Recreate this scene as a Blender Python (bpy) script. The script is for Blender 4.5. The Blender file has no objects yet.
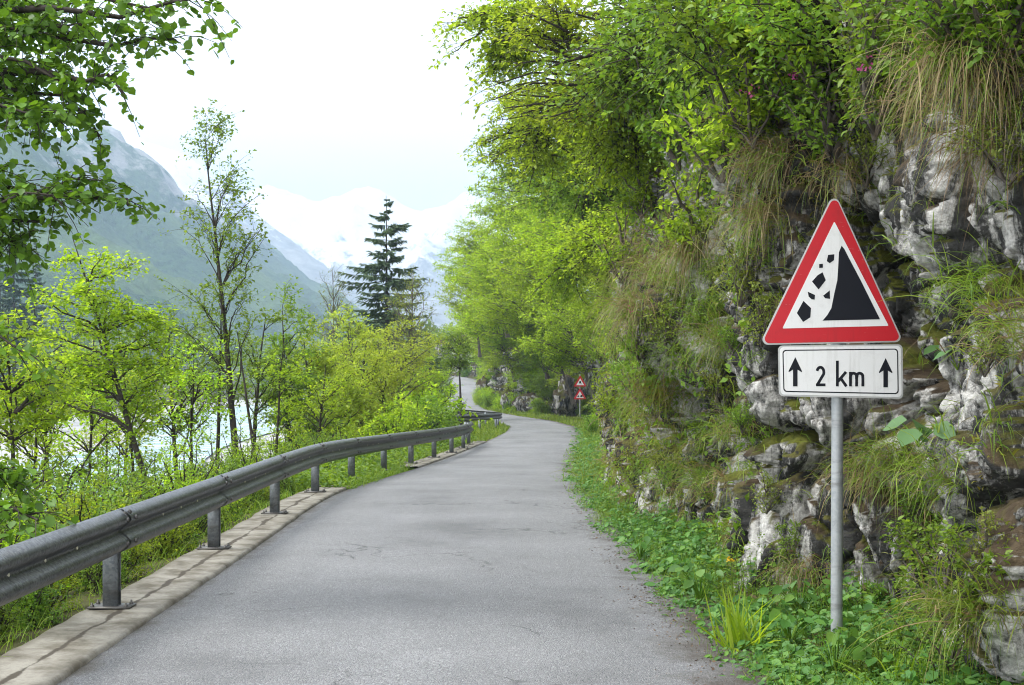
import bpy, math
import numpy as np

C = bpy.context.scene.collection
F_PX, EYE, HOR = 1422.0, 1.7, 375.0
R = math.radians
f32 = np.float32


# ------------------------------------------------------------------ noise
def _h(ix, iy, iz, s):
    h = (ix.astype(np.int64) * 374761393 + iy.astype(np.int64) * 668265263 + iz.astype(np.int64) * 2147483647 + s * 1274126177) & 0xFFFFFFFF
    h = ((h ^ (h >> 13)) * 1274126177) & 0xFFFFFFFF
    h = ((h ^ (h >> 16)) * 2246822519) & 0xFFFFFFFF
    return ((h ^ (h >> 15)) & 0xFFFFFF).astype(f32) / f32(0xFFFFFF)


def vnoise(p, s=0):
    i = np.floor(p).astype(np.int64)
    f = (p - i).astype(f32)
    f = f * f * f * (f * (f * 6 - 15) + 10)
    r = 0
    for dx in (0, 1):
        for dy in (0, 1):
            for dz in (0, 1):
                w = (f[:, 0] if dx else 1 - f[:, 0]) * (f[:, 1] if dy else 1 - f[:, 1]) * (f[:, 2] if dz else 1 - f[:, 2])
                r = r + w * _h(i[:, 0] + dx, i[:, 1] + dy, i[:, 2] + dz, s)
    return r * 2 - 1


def fbm(p, o=4, s=0, g=.5, ridged=False):
    a, r, n = 1.0, 0, 0
    p = np.asarray(p, dtype=np.float64)
    for k in range(o):
        v = vnoise(p, s + k * 17)
        r = r + a * ((1 - 2 * np.abs(v)) if ridged else v)
        n += a
        a *= g
        p = p * 2.03 + 11.3
    return r / n


def voronoi(p, s=0):
    """nearest cell: F1, F2-F1, four random numbers of the cell, vector from its centre"""
    i = np.floor(p).astype(np.int64)
    n = len(p)
    b1 = np.full(n, 9e9, f32); b2 = np.full(n, 9e9, f32)
    cx = np.zeros((n, 3), np.int64); off = np.zeros((n, 3), f32)
    for dx in (-1, 0, 1):
        for dy in (-1, 0, 1):
            for dz in (-1, 0, 1):
                c = i + np.array([dx, dy, dz])
                q = np.stack([c[:, k] + _h(c[:, 0], c[:, 1], c[:, 2], s + k) for k in range(3)], 1)
                v = (p - q).astype(f32)
                d = np.sqrt((v * v).sum(1))
                m = d < b1
                b2 = np.where(m, b1, np.minimum(b2, d))
                b1 = np.where(m, d, b1)
                cx[m] = c[m]; off[m] = v[m]
    rnd = np.stack([_h(cx[:, 0], cx[:, 1], cx[:, 2], s + 50 + k) for k in range(4)], 1)
    return b1, b2 - b1, rnd, off


def norm(v):
    return v / np.maximum(np.linalg.norm(v, axis=-1, keepdims=True), 1e-9)


def sstep(a, b, x):
    t = np.clip((x - a) / (b - a), 0, 1)
    return t * t * (3 - 2 * t)


# ------------------------------------------------------------------ objects
def mesh_np(name, V, F, mat=None, smooth=False, uv=None):
    V = np.ascontiguousarray(V, dtype=f32)
    F = np.ascontiguousarray(F, dtype=np.int32)
    me = bpy.data.meshes.new(name)
    n, k = F.shape
    me.vertices.add(len(V)); me.vertices.foreach_set('co', V.ravel())
    me.loops.add(n * k); me.loops.foreach_set('vertex_index', F.ravel())
    me.polygons.add(n)
    me.polygons.foreach_set('loop_start', np.arange(0, n * k, k, dtype=np.int32))
    if smooth:
        me.polygons.foreach_set('use_smooth', np.ones(n, dtype=bool))
    if uv is not None:
        l = me.uv_layers.new(name='UVMap')
        l.data.foreach_set('uv', np.ascontiguousarray(uv[F.ravel()], dtype=f32).ravel())
    me.update(calc_edges=True)
    if mat:
        me.materials.append(mat)
    return me


def cat(parts):
    Vs, Fs, o = [], [], 0
    for V, F in parts:
        Vs.append(V); Fs.append(F + o); o += len(V)
    return np.concatenate(Vs), np.concatenate(Fs)


def obj(name, VF, mat, parent=None, smooth=False, uv=None):
    V, F = VF
    if parent is not None:
        l = np.zeros(3); q = parent
        while q is not None:
            l = l + np.array(q.location); q = q.parent
        V = V - l
    o = bpy.data.objects.new(name, mesh_np(name, V, F, mat, smooth, uv))
    C.objects.link(o)
    if parent is not None:
        o.parent = parent
    return o


def tag(o, label=None, category=None, group=None, kind=None):
    if label: o['label'] = label
    if category: o['category'] = category
    if group: o['group'] = group
    if kind: o['kind'] = kind
    return o


def thing(name, label, category, loc, group=None):
    o = bpy.data.objects.new(name, None)
    o.empty_display_size = .2
    C.objects.link(o)
    o.location = [float(x) for x in loc]
    return tag(o, label, category, group)


def dup(root, loc, rz=0, sc=1.0, label=None, group=None):
    r = root.copy(); C.objects.link(r)
    r.location = [float(x) for x in loc]; r.rotation_euler = (0, 0, rz)
    r.scale = (sc,) * 3 if np.isscalar(sc) else sc
    if label: r['label'] = label
    if group: r['group'] = group
    for ch in list(root.children):
        c = ch.copy(); C.objects.link(c); c.parent = r
        for g in list(ch.children):
            d = g.copy(); C.objects.link(d); d.parent = c
    return r


def grid_faces(nr, nc, flip=False):
    a = (np.arange(nr - 1)[:, None] * nc + np.arange(nc - 1)[None]).ravel()
    f = np.stack([a, a + 1, a + nc + 1, a + nc], 1)
    return f[:, ::-1] if flip else f


def tubes(P, Rd, sides=5):
    """P (n,k,3) polylines, Rd (n,k) radii"""
    n, k, _ = P.shape
    T = np.gradient(P, axis=1); T = norm(T)
    ref = np.where(np.abs(T[..., 2:3]) > .8, np.array([1., 0, 0]), np.array([0, 0, 1.]))
    A = norm(np.cross(T, ref)); B = np.cross(T, A)
    a = np.arange(sides) / sides * 2 * math.pi
    V = P[:, :, None] + Rd[:, :, None, None] * (A[:, :, None] * np.cos(a)[:, None] + B[:, :, None] * np.sin(a)[:, None])
    idx = np.arange(n * k * sides).reshape(n, k, sides)
    nx = np.roll(idx, -1, axis=2)
    F = np.stack([idx[:, :-1], nx[:, :-1], nx[:, 1:], idx[:, 1:]], -1).reshape(-1, 4)
    return V.reshape(-1, 3), F


def prism(pts, y0, y1, axis='xz'):
    """closed outline (x,z) extruded from y0 to y1, as quads/fan of degenerate quads"""
    pts = np.asarray(pts, float); n = len(pts)
    V = np.concatenate([np.stack([pts[:, 0], np.full(n, y), pts[:, 1]], 1) for y in (y0, y1)])
    return V, n


def box(c, s, rot=None):
    c = np.asarray(c, float); s = np.asarray(s, float) / 2
    v = np.array([[x, y, z] for x in (-1, 1) for y in (-1, 1) for z in (-1, 1)]) * s
    if rot is not None:
        v = v @ np.asarray(rot).T
    f = np.array([[0, 1, 3, 2], [4, 6, 7, 5], [0, 4, 5, 1], [2, 3, 7, 6], [0, 2, 6, 4], [1, 5, 7, 3]])
    return v + c, f


# ------------------------------------------------------------------ materials
def new_mat(name):
    m = bpy.data.materials.new(name); m.use_nodes = True
    nt = m.node_tree
    for n in list(nt.nodes): nt.nodes.remove(n)
    out = nt.nodes.new('ShaderNodeOutputMaterial')
    return m, nt, out


class NB:
    def __init__(s, nt): s.nt = nt
    def n(s, t, ins=None, **kw):
        nd = s.nt.nodes.new(t)
        for k, v in kw.items(): setattr(nd, k, v)
        for k, v in (ins or {}).items():
            if hasattr(v, 'is_output') or isinstance(v, bpy.types.NodeSocket): s.nt.links.new(v, nd.inputs[k])
            else: nd.inputs[k].default_value = v
        return nd
    def noise(s, vec, scale, detail=4, rough=.55, dist=0):
        return s.n('ShaderNodeTexNoise', {'Vector': vec, 'Scale': scale, 'Detail': detail, 'Roughness': rough, 'Distortion': dist}).outputs[0]
    def ramp(s, fac, stops):
        r = s.n('ShaderNodeValToRGB', {'Fac': fac})
        e = r.color_ramp.elements
        while len(e) < len(stops): e.new(.5)
        for k, (p, c) in enumerate(stops):
            e[k].position = p
            e[k].color = tuple(c) + (1,) if not np.isscalar(c) else (c, c, c, 1)
        return r.outputs[0]
    def mix(s, fac, a, b, mode='MIX'):
        m = s.n('ShaderNodeMix', data_type='RGBA', blend_type=mode)
        for k, v in ((0, fac), (6, a), (7, b)):
            if isinstance(v, bpy.types.NodeSocket): s.nt.links.new(v, m.inputs[k])
            else: m.inputs[k].default_value = v if k == 0 else ((tuple(v) + (1,)) if not np.isscalar(v) else (v, v, v, 1))
        return m.outputs[2]
    def math(s, op, a, b=0.0, c=None):
        m = s.n('ShaderNodeMath', operation=op)
        for k, v in enumerate((a, b) + ((c,) if c is not None else ())):
            if isinstance(v, bpy.types.NodeSocket): s.nt.links.new(v, m.inputs[k])
            else: m.inputs[k].default_value = v
        return m.outputs[0]
    def bump(s, h, st, d):
        return s.n('ShaderNodeBump', {'Height': h, 'Strength': st, 'Distance': d}).outputs[0]
    def pos(s): return s.n('ShaderNodeNewGeometry').outputs['Position']


def leaf_mat(name, a, b, c=None, transl=.45, rough=.5, spec=.35):
    m, nt, out = new_mat(name); B = NB(nt)
    g = B.n('ShaderNodeNewGeometry')
    oi = B.n('ShaderNodeObjectInfo')
    col = B.ramp(g.outputs['Random Per Island'], [(0, a), (.6, b), (1, c or b)])
    hsv = B.n('ShaderNodeHueSaturation', {'Color': col, 'Hue': B.math('MULTIPLY_ADD', oi.outputs['Random'], .02, .49),
                                         'Value': B.math('MULTIPLY_ADD', oi.outputs['Random'], .3, .85)})
    p = B.n('ShaderNodeBsdfPrincipled', {'Base Color': hsv.outputs[0], 'Roughness': rough, 'Specular IOR Level': spec})
    tc = B.n('ShaderNodeHueSaturation', {'Color': hsv.outputs[0], 'Hue': .487, 'Saturation': 1.05, 'Value': 1.5})
    t = B.n('ShaderNodeBsdfTranslucent', {'Color': tc.outputs[0]})
    mx = B.n('ShaderNodeMixShader', {0: transl, 1: p.outputs[0], 2: t.outputs[0]})
    nt.links.new(mx.outputs[0], out.inputs[0])
    return m


def bark_mat(name, a, b, scale=9):
    m, nt, out = new_mat(name); B = NB(nt)
    mp = B.n('ShaderNodeMapping', {'Vector': B.pos(), 'Scale': (1, 1, .25)})
    n = B.noise(mp.outputs[0], scale, 6, .65)
    p = B.n('ShaderNodeBsdfPrincipled', {'Base Color': B.ramp(n, [(.3, a), (.7, b)]), 'Roughness': .9, 'Specular IOR Level': .15,
                                        'Normal': B.bump(n, .6, .02)})
    nt.links.new(p.outputs[0], out.inputs[0])
    return m


def flat_mat(name, col, rough=.5, metal=0, spec=.5, dirt=.12, scale=6):
    m, nt, out = new_mat(name); B = NB(nt)
    n = B.noise(B.pos(), scale, 5, .65)
    c = B.mix(B.ramp(n, [(.4, 0.), (.75, 1.)]), col, tuple(x * (1 - dirt * 2) for x in col))
    p = B.n('ShaderNodeBsdfPrincipled', {'Base Color': c, 'Roughness': B.math('MULTIPLY_ADD', n, .25, rough - .1), 'Metallic': metal, 'Specular IOR Level': spec})
    nt.links.new(p.outputs[0], out.inputs[0])
    return m


M = {}
M['leaf_beech'] = leaf_mat('leaf_beech', (.14, .22, .018), (.22, .32, .028), (.30, .40, .05), .66)
M['leaf_lime'] = leaf_mat('leaf_lime', (.16, .28, .018), (.24, .38, .03), (.32, .44, .045), .62)
M['leaf_yellow'] = leaf_mat('leaf_yellow', (.19, .27, .022), (.27, .35, .035), (.34, .40, .05), .5)
M['leaf_mid'] = leaf_mat('leaf_mid', (.085, .17, .016), (.14, .25, .024), (.2, .32, .035), .45)
M['leaf_dark'] = leaf_mat('leaf_dark', (.055, .115, .012), (.09, .18, .016), (.14, .26, .022), .4)
M['leaf_fresh'] = leaf_mat('leaf_fresh', (.075, .16, .016), (.13, .235, .022), (.2, .31, .035), .42)
M['leaf_verge'] = leaf_mat('leaf_verge', (.045, .115, .02), (.075, .18, .03), (.14, .26, .045), .35)
M['leaf_small'] = leaf_mat('leaf_small', (.12, .17, .02), (.18, .24, .03), (.23, .28, .04), .35)
M['leaf_blue'] = leaf_mat('leaf_blue', (.07, .15, .05), (.1, .19, .07), None, .3)
M['needle'] = leaf_mat('needle', (.05, .09, .04), (.075, .125, .05), (.10, .16, .065), .25)
M['needle_far'] = leaf_mat('needle_far', (.02, .045, .02), (.03, .065, .025), (.04, .085, .03), .1)
M['grass'] = leaf_mat('grass', (.09, .17, .016), (.16, .25, .026), (.26, .33, .05), .4)
M['straw'] = leaf_mat('straw', (.13, .088, .04), (.25, .18, .085), (.21, .22, .065), .25)
M['moss'] = leaf_mat('moss', (.12, .14, .014), (.19, .20, .018), (.27, .25, .03), .25)
M['forest'] = leaf_mat('forest', (.045, .085, .015), (.09, .14, .02), (.16, .21, .03), .3)
M['pink'] = leaf_mat('pink', (.45, .05, .2), (.55, .1, .3), None, .3)
M['yellow'] = leaf_mat('yellow', (.7, .42, .02), (.7, .5, .03), None, .2)
M['litter'] = leaf_mat('litter', (.06, .035, .02), (.12, .075, .04), (.2, .13, .07), .05)
M['bark_dark'] = bark_mat('bark_dark', (.018, .015, .012), (.07, .06, .05))
M['bark_grey'] = bark_mat('bark_grey', (.05, .042, .034), (.15, .13, .11))


def m_rock(name, moss=1.0, near=True):
    m, nt, out = new_mat(name); B = NB(nt)
    P = B.pos()
    g = B.n('ShaderNodeNewGeometry')
    n1 = B.noise(P, .9, 6, .6)
    n2 = B.noise(P, 5.5, 8, .68, .4)
    n3 = B.noise(P, 24, 6, .7)
    base = B.mix(B.ramp(n2, [(.28, 0.), (.58, 1.)]), (.095, .092, .086), (.42, .41, .385))
    base = B.mix(B.ramp(n3, [(.44, 0.), (.64, .8)]), base, (.68, .665, .63))
    # black lichen streaks, own shape, running down the face
    mp = B.n('ShaderNodeMapping', {'Vector': P, 'Scale': (2.2, 2.2, .6)})
    s = B.noise(mp.outputs[0], 1.1, 7, .68, .8)
    sp = B.noise(P, 38, 4, .7)
    s2 = B.math('ADD', B.math('MULTIPLY', s, .86), B.math('MULTIPLY', sp, .14))
    base = B.mix(B.ramp(s2, [(.458, 0.), (.525, .95)]), base, (.018, .018, .017))
    # rusty and ochre stains
    o = B.noise(P, 1.7, 5, .6, .3)
    base = B.mix(B.ramp(o, [(.6, 0.), (.75, .5)]), base, (.20, .13, .065))
    # moss on what faces up
    nz = B.n('ShaderNodeSeparateXYZ', {0: g.outputs['Normal']}).outputs[2]
    mm = B.math('ADD', B.math('MULTIPLY', nz, .55), B.math('MULTIPLY', B.math('SUBTRACT', n1, .5), 1.5))
    mossc = B.mix(B.ramp(n3, [(.3, 0.), (.7, 1.)]), (.055, .065, .012), (.13, .135, .02))
    soil = B.mix(B.ramp(n2, [(.35, 0.), (.65, 1.)]), (.035, .024, .015), (.10, .075, .045))
    mossc = B.mix(B.ramp(o, [(.42, 0.), (.55, 1.)]), mossc, soil)
    base = B.mix(B.ramp(B.math('MULTIPLY', mm, moss), [(.18, 0.), (.34, 1.)]), base, mossc)
    h = B.math('ADD', B.math('MULTIPLY', n2, 1.0), B.math('MULTIPLY', n3, .35))
    h = B.math('ADD', h, B.math('MULTIPLY', sp, .2))
    p = B.n('ShaderNodeBsdfPrincipled', {'Base Color': base, 'Roughness': .9, 'Specular IOR Level': .2, 'Normal': B.bump(h, .9, .06 if near else .4)})
    nt.links.new(p.outputs[0], out.inputs[0])
    return m


M['rock'] = m_rock('limestone_rock', 1.0)
M['rock_far'] = m_rock('limestone_rock_far', 1.1, False)


def m_asphalt():
    m, nt, out = new_mat('asphalt'); B = NB(nt)
    P = B.pos()
    uv = B.n('ShaderNodeUVMap').outputs[0]
    sx = B.n('ShaderNodeSeparateXYZ', {0: uv})
    v = B.n('ShaderNodeTexVoronoi', {'Vector': P, 'Scale': 120.}, feature='F1')
    vr = B.n('ShaderNodeSeparateColor', {0: v.outputs['Color']}).outputs[0]
    n = B.noise(P, 60, 5, .7)
    big = B.noise(P, .55, 5, .6)
    mp = B.n('ShaderNodeMapping', {'Vector': uv, 'Scale': (.12, 1.6, 1)})
    trk = B.noise(mp.outputs[0], 1.0, 5, .6)
    c = B.mix(vr, (.11, .11, .114), (.31, .31, .312))
    c = B.mix(B.ramp(n, [(.35, 0.), (.7, 1.)]), c, (.16, .16, .162))
    c = B.mix(B.ramp(vr, [(.955, 0.), (.975, .55)]), c, (.40, .39, .37))
    c = B.mix(B.ramp(B.noise(P, 130, 2, .5), [(.32, .9), (.47, 0.)]), c, (.04, .045, .047))
    k = B.math('ADD', B.math('MULTIPLY', big, .6), B.math('MULTIPLY', trk, .5))
    c = B.mix(1.0, c, B.ramp(k, [(.36, .66), (.5, 1.0), (.66, 1.22)]), 'MULTIPLY')
    # cracks
    wp = B.n('ShaderNodeVectorMath', {0: P, 1: B.n('ShaderNodeVectorMath', {0: B.n('ShaderNodeTexNoise', {'Vector': P, 'Scale': 1.6, 'Detail': 5.}).outputs['Color'], 'Scale': 1.1}, operation='SCALE').outputs[0]}, operation='ADD').outputs[0]
    cr = B.n('ShaderNodeTexVoronoi', {'Vector': wp, 'Scale': .55}, feature='DISTANCE_TO_EDGE').outputs[0]
    crm = B.math('MULTIPLY', B.ramp(cr, [(.0, 1.), (.010, 0.)]), B.ramp(B.noise(P, .5, 3), [(.5, 0.), (.6, 1.)]))
    c = B.mix(B.math('MULTIPLY', crm, .7), c, (.035, .034, .033))
    # earth washed on to the right edge
    e = B.math('ADD', sx.outputs[1], B.math('MULTIPLY', B.math('SUBTRACT', B.noise(P, 1.3, 6, .7), .5), .38))
    c = B.mix(B.ramp(e, [(.84, 0.), (.95, .92)]), c, (.06, .047, .034))
    e2 = B.math('ADD', sx.outputs[1], B.math('MULTIPLY', B.math('SUBTRACT', B.noise(P, 3, 6, .7), .5), .12))
    c = B.mix(B.ramp(e2, [(.0, .8), (.035, 0.)]), c, (.07, .06, .045))
    h = B.math('ADD', B.math('MULTIPLY', v.outputs[0], -1.2), B.math('MULTIPLY', crm, -1.0))
    h = B.math('ADD', h, B.math('MULTIPLY', n, .4))
    p = B.n('ShaderNodeBsdfPrincipled', {'Base Color': c, 'Roughness': .8, 'Specular IOR Level': .3, 'Normal': B.bump(h, .8, .010)})
    nt.links.new(p.outputs[0], out.inputs[0])
    return m


M['asphalt'] = m_asphalt()


def m_concrete():
    m, nt, out = new_mat('kerb_concrete'); B = NB(nt)
    P = B.pos()
    uv = B.n('ShaderNodeUVMap').outputs[0]
    y = B.n('ShaderNodeSeparateXYZ', {0: uv}).outputs[1]
    x = B.n('ShaderNodeSeparateXYZ', {0: uv}).outputs[0]
    n = B.noise(P, 3, 7, .65); n2 = B.noise(P, 45, 5, .7)
    c = B.mix(B.ramp(n, [(.38, 0.), (.6, 1.)]), (.10, .088, .066), (.25, .235, .20))
    c = B.mix(B.ramp(n2, [(.5, 0.), (.7, .5)]), c, (.12, .105, .085))
    # soil in the crack along the middle
    w = B.math('MULTIPLY', B.math('SUBTRACT', B.noise(P, 1.8, 7, .7), .5), .30)
    d = B.math('ABSOLUTE', B.math('SUBTRACT', B.math('ADD', y, w), .47))
    wid = B.math('MULTIPLY_ADD', B.noise(P, 2.3, 4), 0.17, -.063)
    k = B.math('SUBTRACT', d, wid)
    c = B.mix(B.ramp(k, [(.0, .92), (.028, 0.)]), c, (.045, .036, .026))
    st = B.math('ADD', y, B.math('MULTIPLY', B.math('SUBTRACT', n, .5), .4))
    c = B.mix(B.ramp(st, [(.86, 0.), (1., .6)]), c, (.09, .08, .05))
    p = B.n('ShaderNodeBsdfPrincipled', {'Base Color': c, 'Roughness': .9, 'Specular IOR Level': .2,
            'Normal': B.bump(B.math('ADD', B.math('ADD', n, B.math('MULTIPLY', n2, .4)), B.ramp(k, [(0., -1.), (.03, 0.)])), .6, .012)})
    nt.links.new(p.outputs[0], out.inputs[0])
    return m


M['concrete'] = m_concrete()


def m_ground():
    m, nt, out = new_mat('ground_earth'); B = NB(nt)
    P = B.pos()
    uv = B.n('ShaderNodeUVMap').outputs[0]
    gx = B.n('ShaderNodeSeparateXYZ', {0: uv}).outputs[0]     # 0..1 share of gravel
    n = B.noise(P, 2.5, 7, .65); n2 = B.noise(P, 9, 6, .7); big = B.noise(P, .04, 5, .6)
    soil = B.mix(B.ramp(n, [(.35, 0.), (.65, 1.)]), (.04, .032, .02), (.085, .09, .025))
    soil = B.mix(B.ramp(n2, [(.5, 0.), (.7, .8)]), soil, (.07, .10, .02))
    grav = B.mix(B.ramp(n2, [(.3, 0.), (.7, 1.)]), (.19, .19, .185), (.40, .398, .39))
    grav = B.mix(B.ramp(big, [(.55, 0.), (.66, .35)]), grav, (.30, .33, .2))
    gg = B.math('ADD', gx, B.math('MULTIPLY', B.math('SUBTRACT', B.noise(P, .12, 5), .5), .6))
    c = B.mix(B.ramp(gg, [(.42, 0.), (.56, 1.)]), soil, grav)
    p = B.n('ShaderNodeBsdfPrincipled', {'Base Color': c, 'Roughness': .95, 'Specular IOR Level': .15, 'Normal': B.bump(n2, .6, .05)})
    nt.links.new(p.outputs[0], out.inputs[0])
    return m


M['ground'] = m_ground()


def m_water():
    m, nt, out = new_mat('river_water'); B = NB(nt)
    P = B.pos()
    n = B.noise(P, 1.2, 5, .6); f = B.noise(P, .35, 6, .7)
    c = B.mix(B.ramp(f, [(.5, 0.), (.62, 1.)]), (.20, .30, .30), (.55, .57, .57))
    p = B.n('ShaderNodeBsdfPrincipled', {'Base Color': c, 'Roughness': .25, 'Normal': B.bump(n, .5, .15)})
    nt.links.new(p.outputs[0], out.inputs[0])
    return m


M['water'] = m_water()


def m_steel(name='galvanised_steel', a=(.032, .035, .038), b=(.105, .11, .115), metal=.82, rough=.42):
    m, nt, out = new_mat(name); B = NB(nt)
    P = B.pos()
    n = B.noise(P, 7, 7, .68)
    v = B.n('ShaderNodeTexVoronoi', {'Vector': P, 'Scale': 60.}).outputs['Color']
    vr = B.n('ShaderNodeSeparateColor', {0: v}).outputs[0]
    c = B.mix(B.ramp(n, [(.3, 0.), (.72, 1.)]), a, b)
    c = B.mix(B.math('MULTIPLY', vr, .25), c, (.5, .5, .5))
    mp = B.n('ShaderNodeMapping', {'Vector': P, 'Scale': (1, 1, 5)})
    d = B.noise(mp.outputs[0], 1.6, 6, .7)
    c = B.mix(B.ramp(d, [(.55, 0.), (.7, .55)]), c, (.08, .07, .055))
    p = B.n('ShaderNodeBsdfPrincipled', {'Base Color': c, 'Roughness': B.math('MULTIPLY_ADD', n, .3, rough - .12), 'Metallic': metal, 'Normal': B.bump(n, .08, .01)})
    nt.links.new(p.outputs[0], out.inputs[0])
    return m


M['steel'] = m_steel()
M['steel_post'] = m_steel('galvanised_post', (.10, .115, .13), (.22, .245, .27), .5, .55)
M['steel_pole'] = m_steel('galvanised_pole', (.24, .26, .27), (.36, .38, .39), .35, .55)
M['bolt'] = flat_mat('bolt_steel', (.10, .095, .09), .5, .6)
M['lit_hole_disc'] = flat_mat('hole_daylight', (.75, .72, .55), .4, .2)  # pale colour painted for the light showing through the rail holes
M['sign_red'] = flat_mat('sign_red', (.50, .012, .02), .42, 0, .4, .1, 5)
M['sign_white'] = flat_mat('sign_white', (.70, .71, .71), .45, 0, .4, .07, 4)
def m_sign(name, col, dirt):
    m, nt, out = new_mat(name); B = NB(nt)
    P = B.pos()
    mp = B.n('ShaderNodeMapping', {'Vector': P, 'Scale': (14, 14, 1.1)})
    st = B.noise(mp.outputs[0], 2.0, 6, .7); bl = B.noise(P, 7, 6, .7); sc_ = B.n('ShaderNodeMapping', {'Vector': P, 'Scale': (3, 3, 30), 'Rotation': (0, .9, 0)})
    scr = B.noise(sc_.outputs[0], 5, 3, .5)
    c = B.mix(B.ramp(st, [(.52, 0.), (.72, .30)]), col, dirt)
    c = B.mix(B.ramp(bl, [(.55, 0.), (.75, .28)]), c, dirt)
    c = B.mix(B.ramp(scr, [(.71, 0.), (.74, .35)]), c, (.55, .5, .48))
    p = B.n('ShaderNodeBsdfPrincipled', {'Base Color': c, 'Roughness': B.math('MULTIPLY_ADD', bl, .3, .3), 'Specular IOR Level': .4, 'Normal': B.bump(bl, .05, .01)})
    nt.links.new(p.outputs[0], out.inputs[0])
    return m


M['sign_red'] = m_sign('sign_red', (.48, .011, .02), (.16, .02, .02))
M['sign_white'] = m_sign('sign_white', (.72, .72, .715), (.36, .35, .31))
M['sign_black'] = flat_mat('sign_black', (.008, .009, .014), .5, 0, .2, .0, 4)
M['sign_edge'] = flat_mat('sign_edge', (.50, .50, .49), .5, .3, .5, .1)
M['sign_back'] = flat_mat('sign_back', (.22, .22, .22), .55, .4)


def m_mount(name, forest=1.0, snow=None):
    m, nt, out = new_mat(name); B = NB(nt)
    P = B.pos()
    z = B.n('ShaderNodeSeparateXYZ', {0: P}).outputs[2]
    nz = B.n('ShaderNodeSeparateXYZ', {0: B.n('ShaderNodeNewGeometry').outputs['Normal']}).outputs[2]
    n1 = B.noise(P, .006, 7, .62); n2 = B.noise(P, .035, 6, .7); n3 = B.noise(P, .16, 4, .7)
    rock = B.mix(B.ramp(n2, [(.3, 0.), (.7, 1.)]), (.16, .155, .15), (.42, .41, .40))
    fc = B.mix(B.ramp(n3, [(.35, 0.), (.65, 1.)]), (.006, .022, .010), (.04, .085, .028))
    fc = B.mix(B.ramp(n1, [(.45, 0.), (.6, .6)]), fc, (.11, .16, .05))
    k = B.math('ADD', B.math('MULTIPLY', z, -1 / 260.), B.math('MULTIPLY', B.math('SUBTRACT', n1, .5), 3.0))
    k = B.math('ADD', k, B.math('MULTIPLY', B.math('SUBTRACT', n2, .5), 1.6))
    c = B.mix(B.ramp(B.math('ADD', k, forest), [(.25, 0.), (.5, 1.)]), rock, fc)
    if snow:
        s = B.math('ADD', B.math('MULTIPLY', z, 1 / snow), B.math('MULTIPLY', B.math('SUBTRACT', n2, .5), 1.4))
        s = B.math('ADD', s, B.math('MULTIPLY', B.math('SUBTRACT', n1, .5), 1.2))
        s = B.math('ADD', s, B.math('MULTIPLY', nz, .35))
        c = B.mix(B.ramp(B.math('MULTIPLY', s, .5), [(.52, 0.), (.62, 1.)]), c, (.85, .86, .88))
    p = B.n('ShaderNodeBsdfPrincipled', {'Base Color': c, 'Roughness': .95, 'Specular IOR Level': .1, 'Normal': B.bump(B.math('ADD', n2, B.math('MULTIPLY', n3, .3)), .8, 14.)})
    nt.links.new(p.outputs[0], out.inputs[0])
    return m


# ------------------------------------------------------------------ road line
KY = [-30, 0, 14, 20, 28, 49, 66, 78, 90, 103, 120, 140, 160, 180, 192, 203, 212, 222]
KX = [-.6, -.6, -.62, -.72, -.42, .75, 1.45, 1.65, .7, -1.6, -4.0, -5.2, -5.5, -5.6, -6.4, -9.5, -16, -30]
ZY = [-30, 0, 20, 28, 37, 48, 66, 80, 100, 130, 150, 165, 180, 190, 200, 222]
ZZ = [0, 0, -.02, -.21, -.41, -.60, -.95, -1.15, -1.25, -1.25, -1.05, -.5, .3, .9, 1.4, 2.0]
_gy = np.arange(-40, 232, .25)


def _sm(a, n):
    k = np.hanning(n); k /= k.sum()
    return np.convolve(np.pad(a, n // 2, mode='edge'), k, mode='valid')[:len(a)]


_gx = _sm(np.interp(_gy, KY, KX), 41)
_gz = _sm(np.interp(_gy, ZY, ZZ), 41)
def xc(y): return np.interp(y, _gy, _gx)
def zr(y): return np.interp(y, _gy, _gz)
_gt = np.gradient(_gx, _gy)
def rt(y):
    t = np.interp(y, _gy, _gt); n = np.sqrt(1 + t * t)
    return t / n, 1 / n            # tangent (x,y)


def rp(y, off, z=0.0):
    """point at lateral offset off (right positive) from the road's centre line"""
    y = np.asarray(y, float); tx, ty = rt(y)
    return np.stack(np.broadcast_arrays(xc(y) + off * ty, y - off * tx, zr(y) + z), -1)


ys = np.concatenate([np.arange(-20, 60, .5), np.arange(60, 222, 1.)])
offs = np.linspace(-1.93, 2.15, 18)
wid = np.interp(ys, [20, 30, 80, 110], [1., .84, .9, 1.1])
V = np.stack([rp(ys, o * (wid if o < 0 else np.minimum(wid, 1.02)), .035 * (1 - (o / 2.1) ** 2)) for o in offs], 1)
uv = np.stack(np.broadcast_arrays(ys[:, None], np.linspace(0, 1, 18)[None]), -1).reshape(-1, 2)
road = obj('road', (V.reshape(-1, 3), grid_faces(len(ys), 18)), M['asphalt'], smooth=True, uv=uv)
tag(road, kind='structure')


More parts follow.
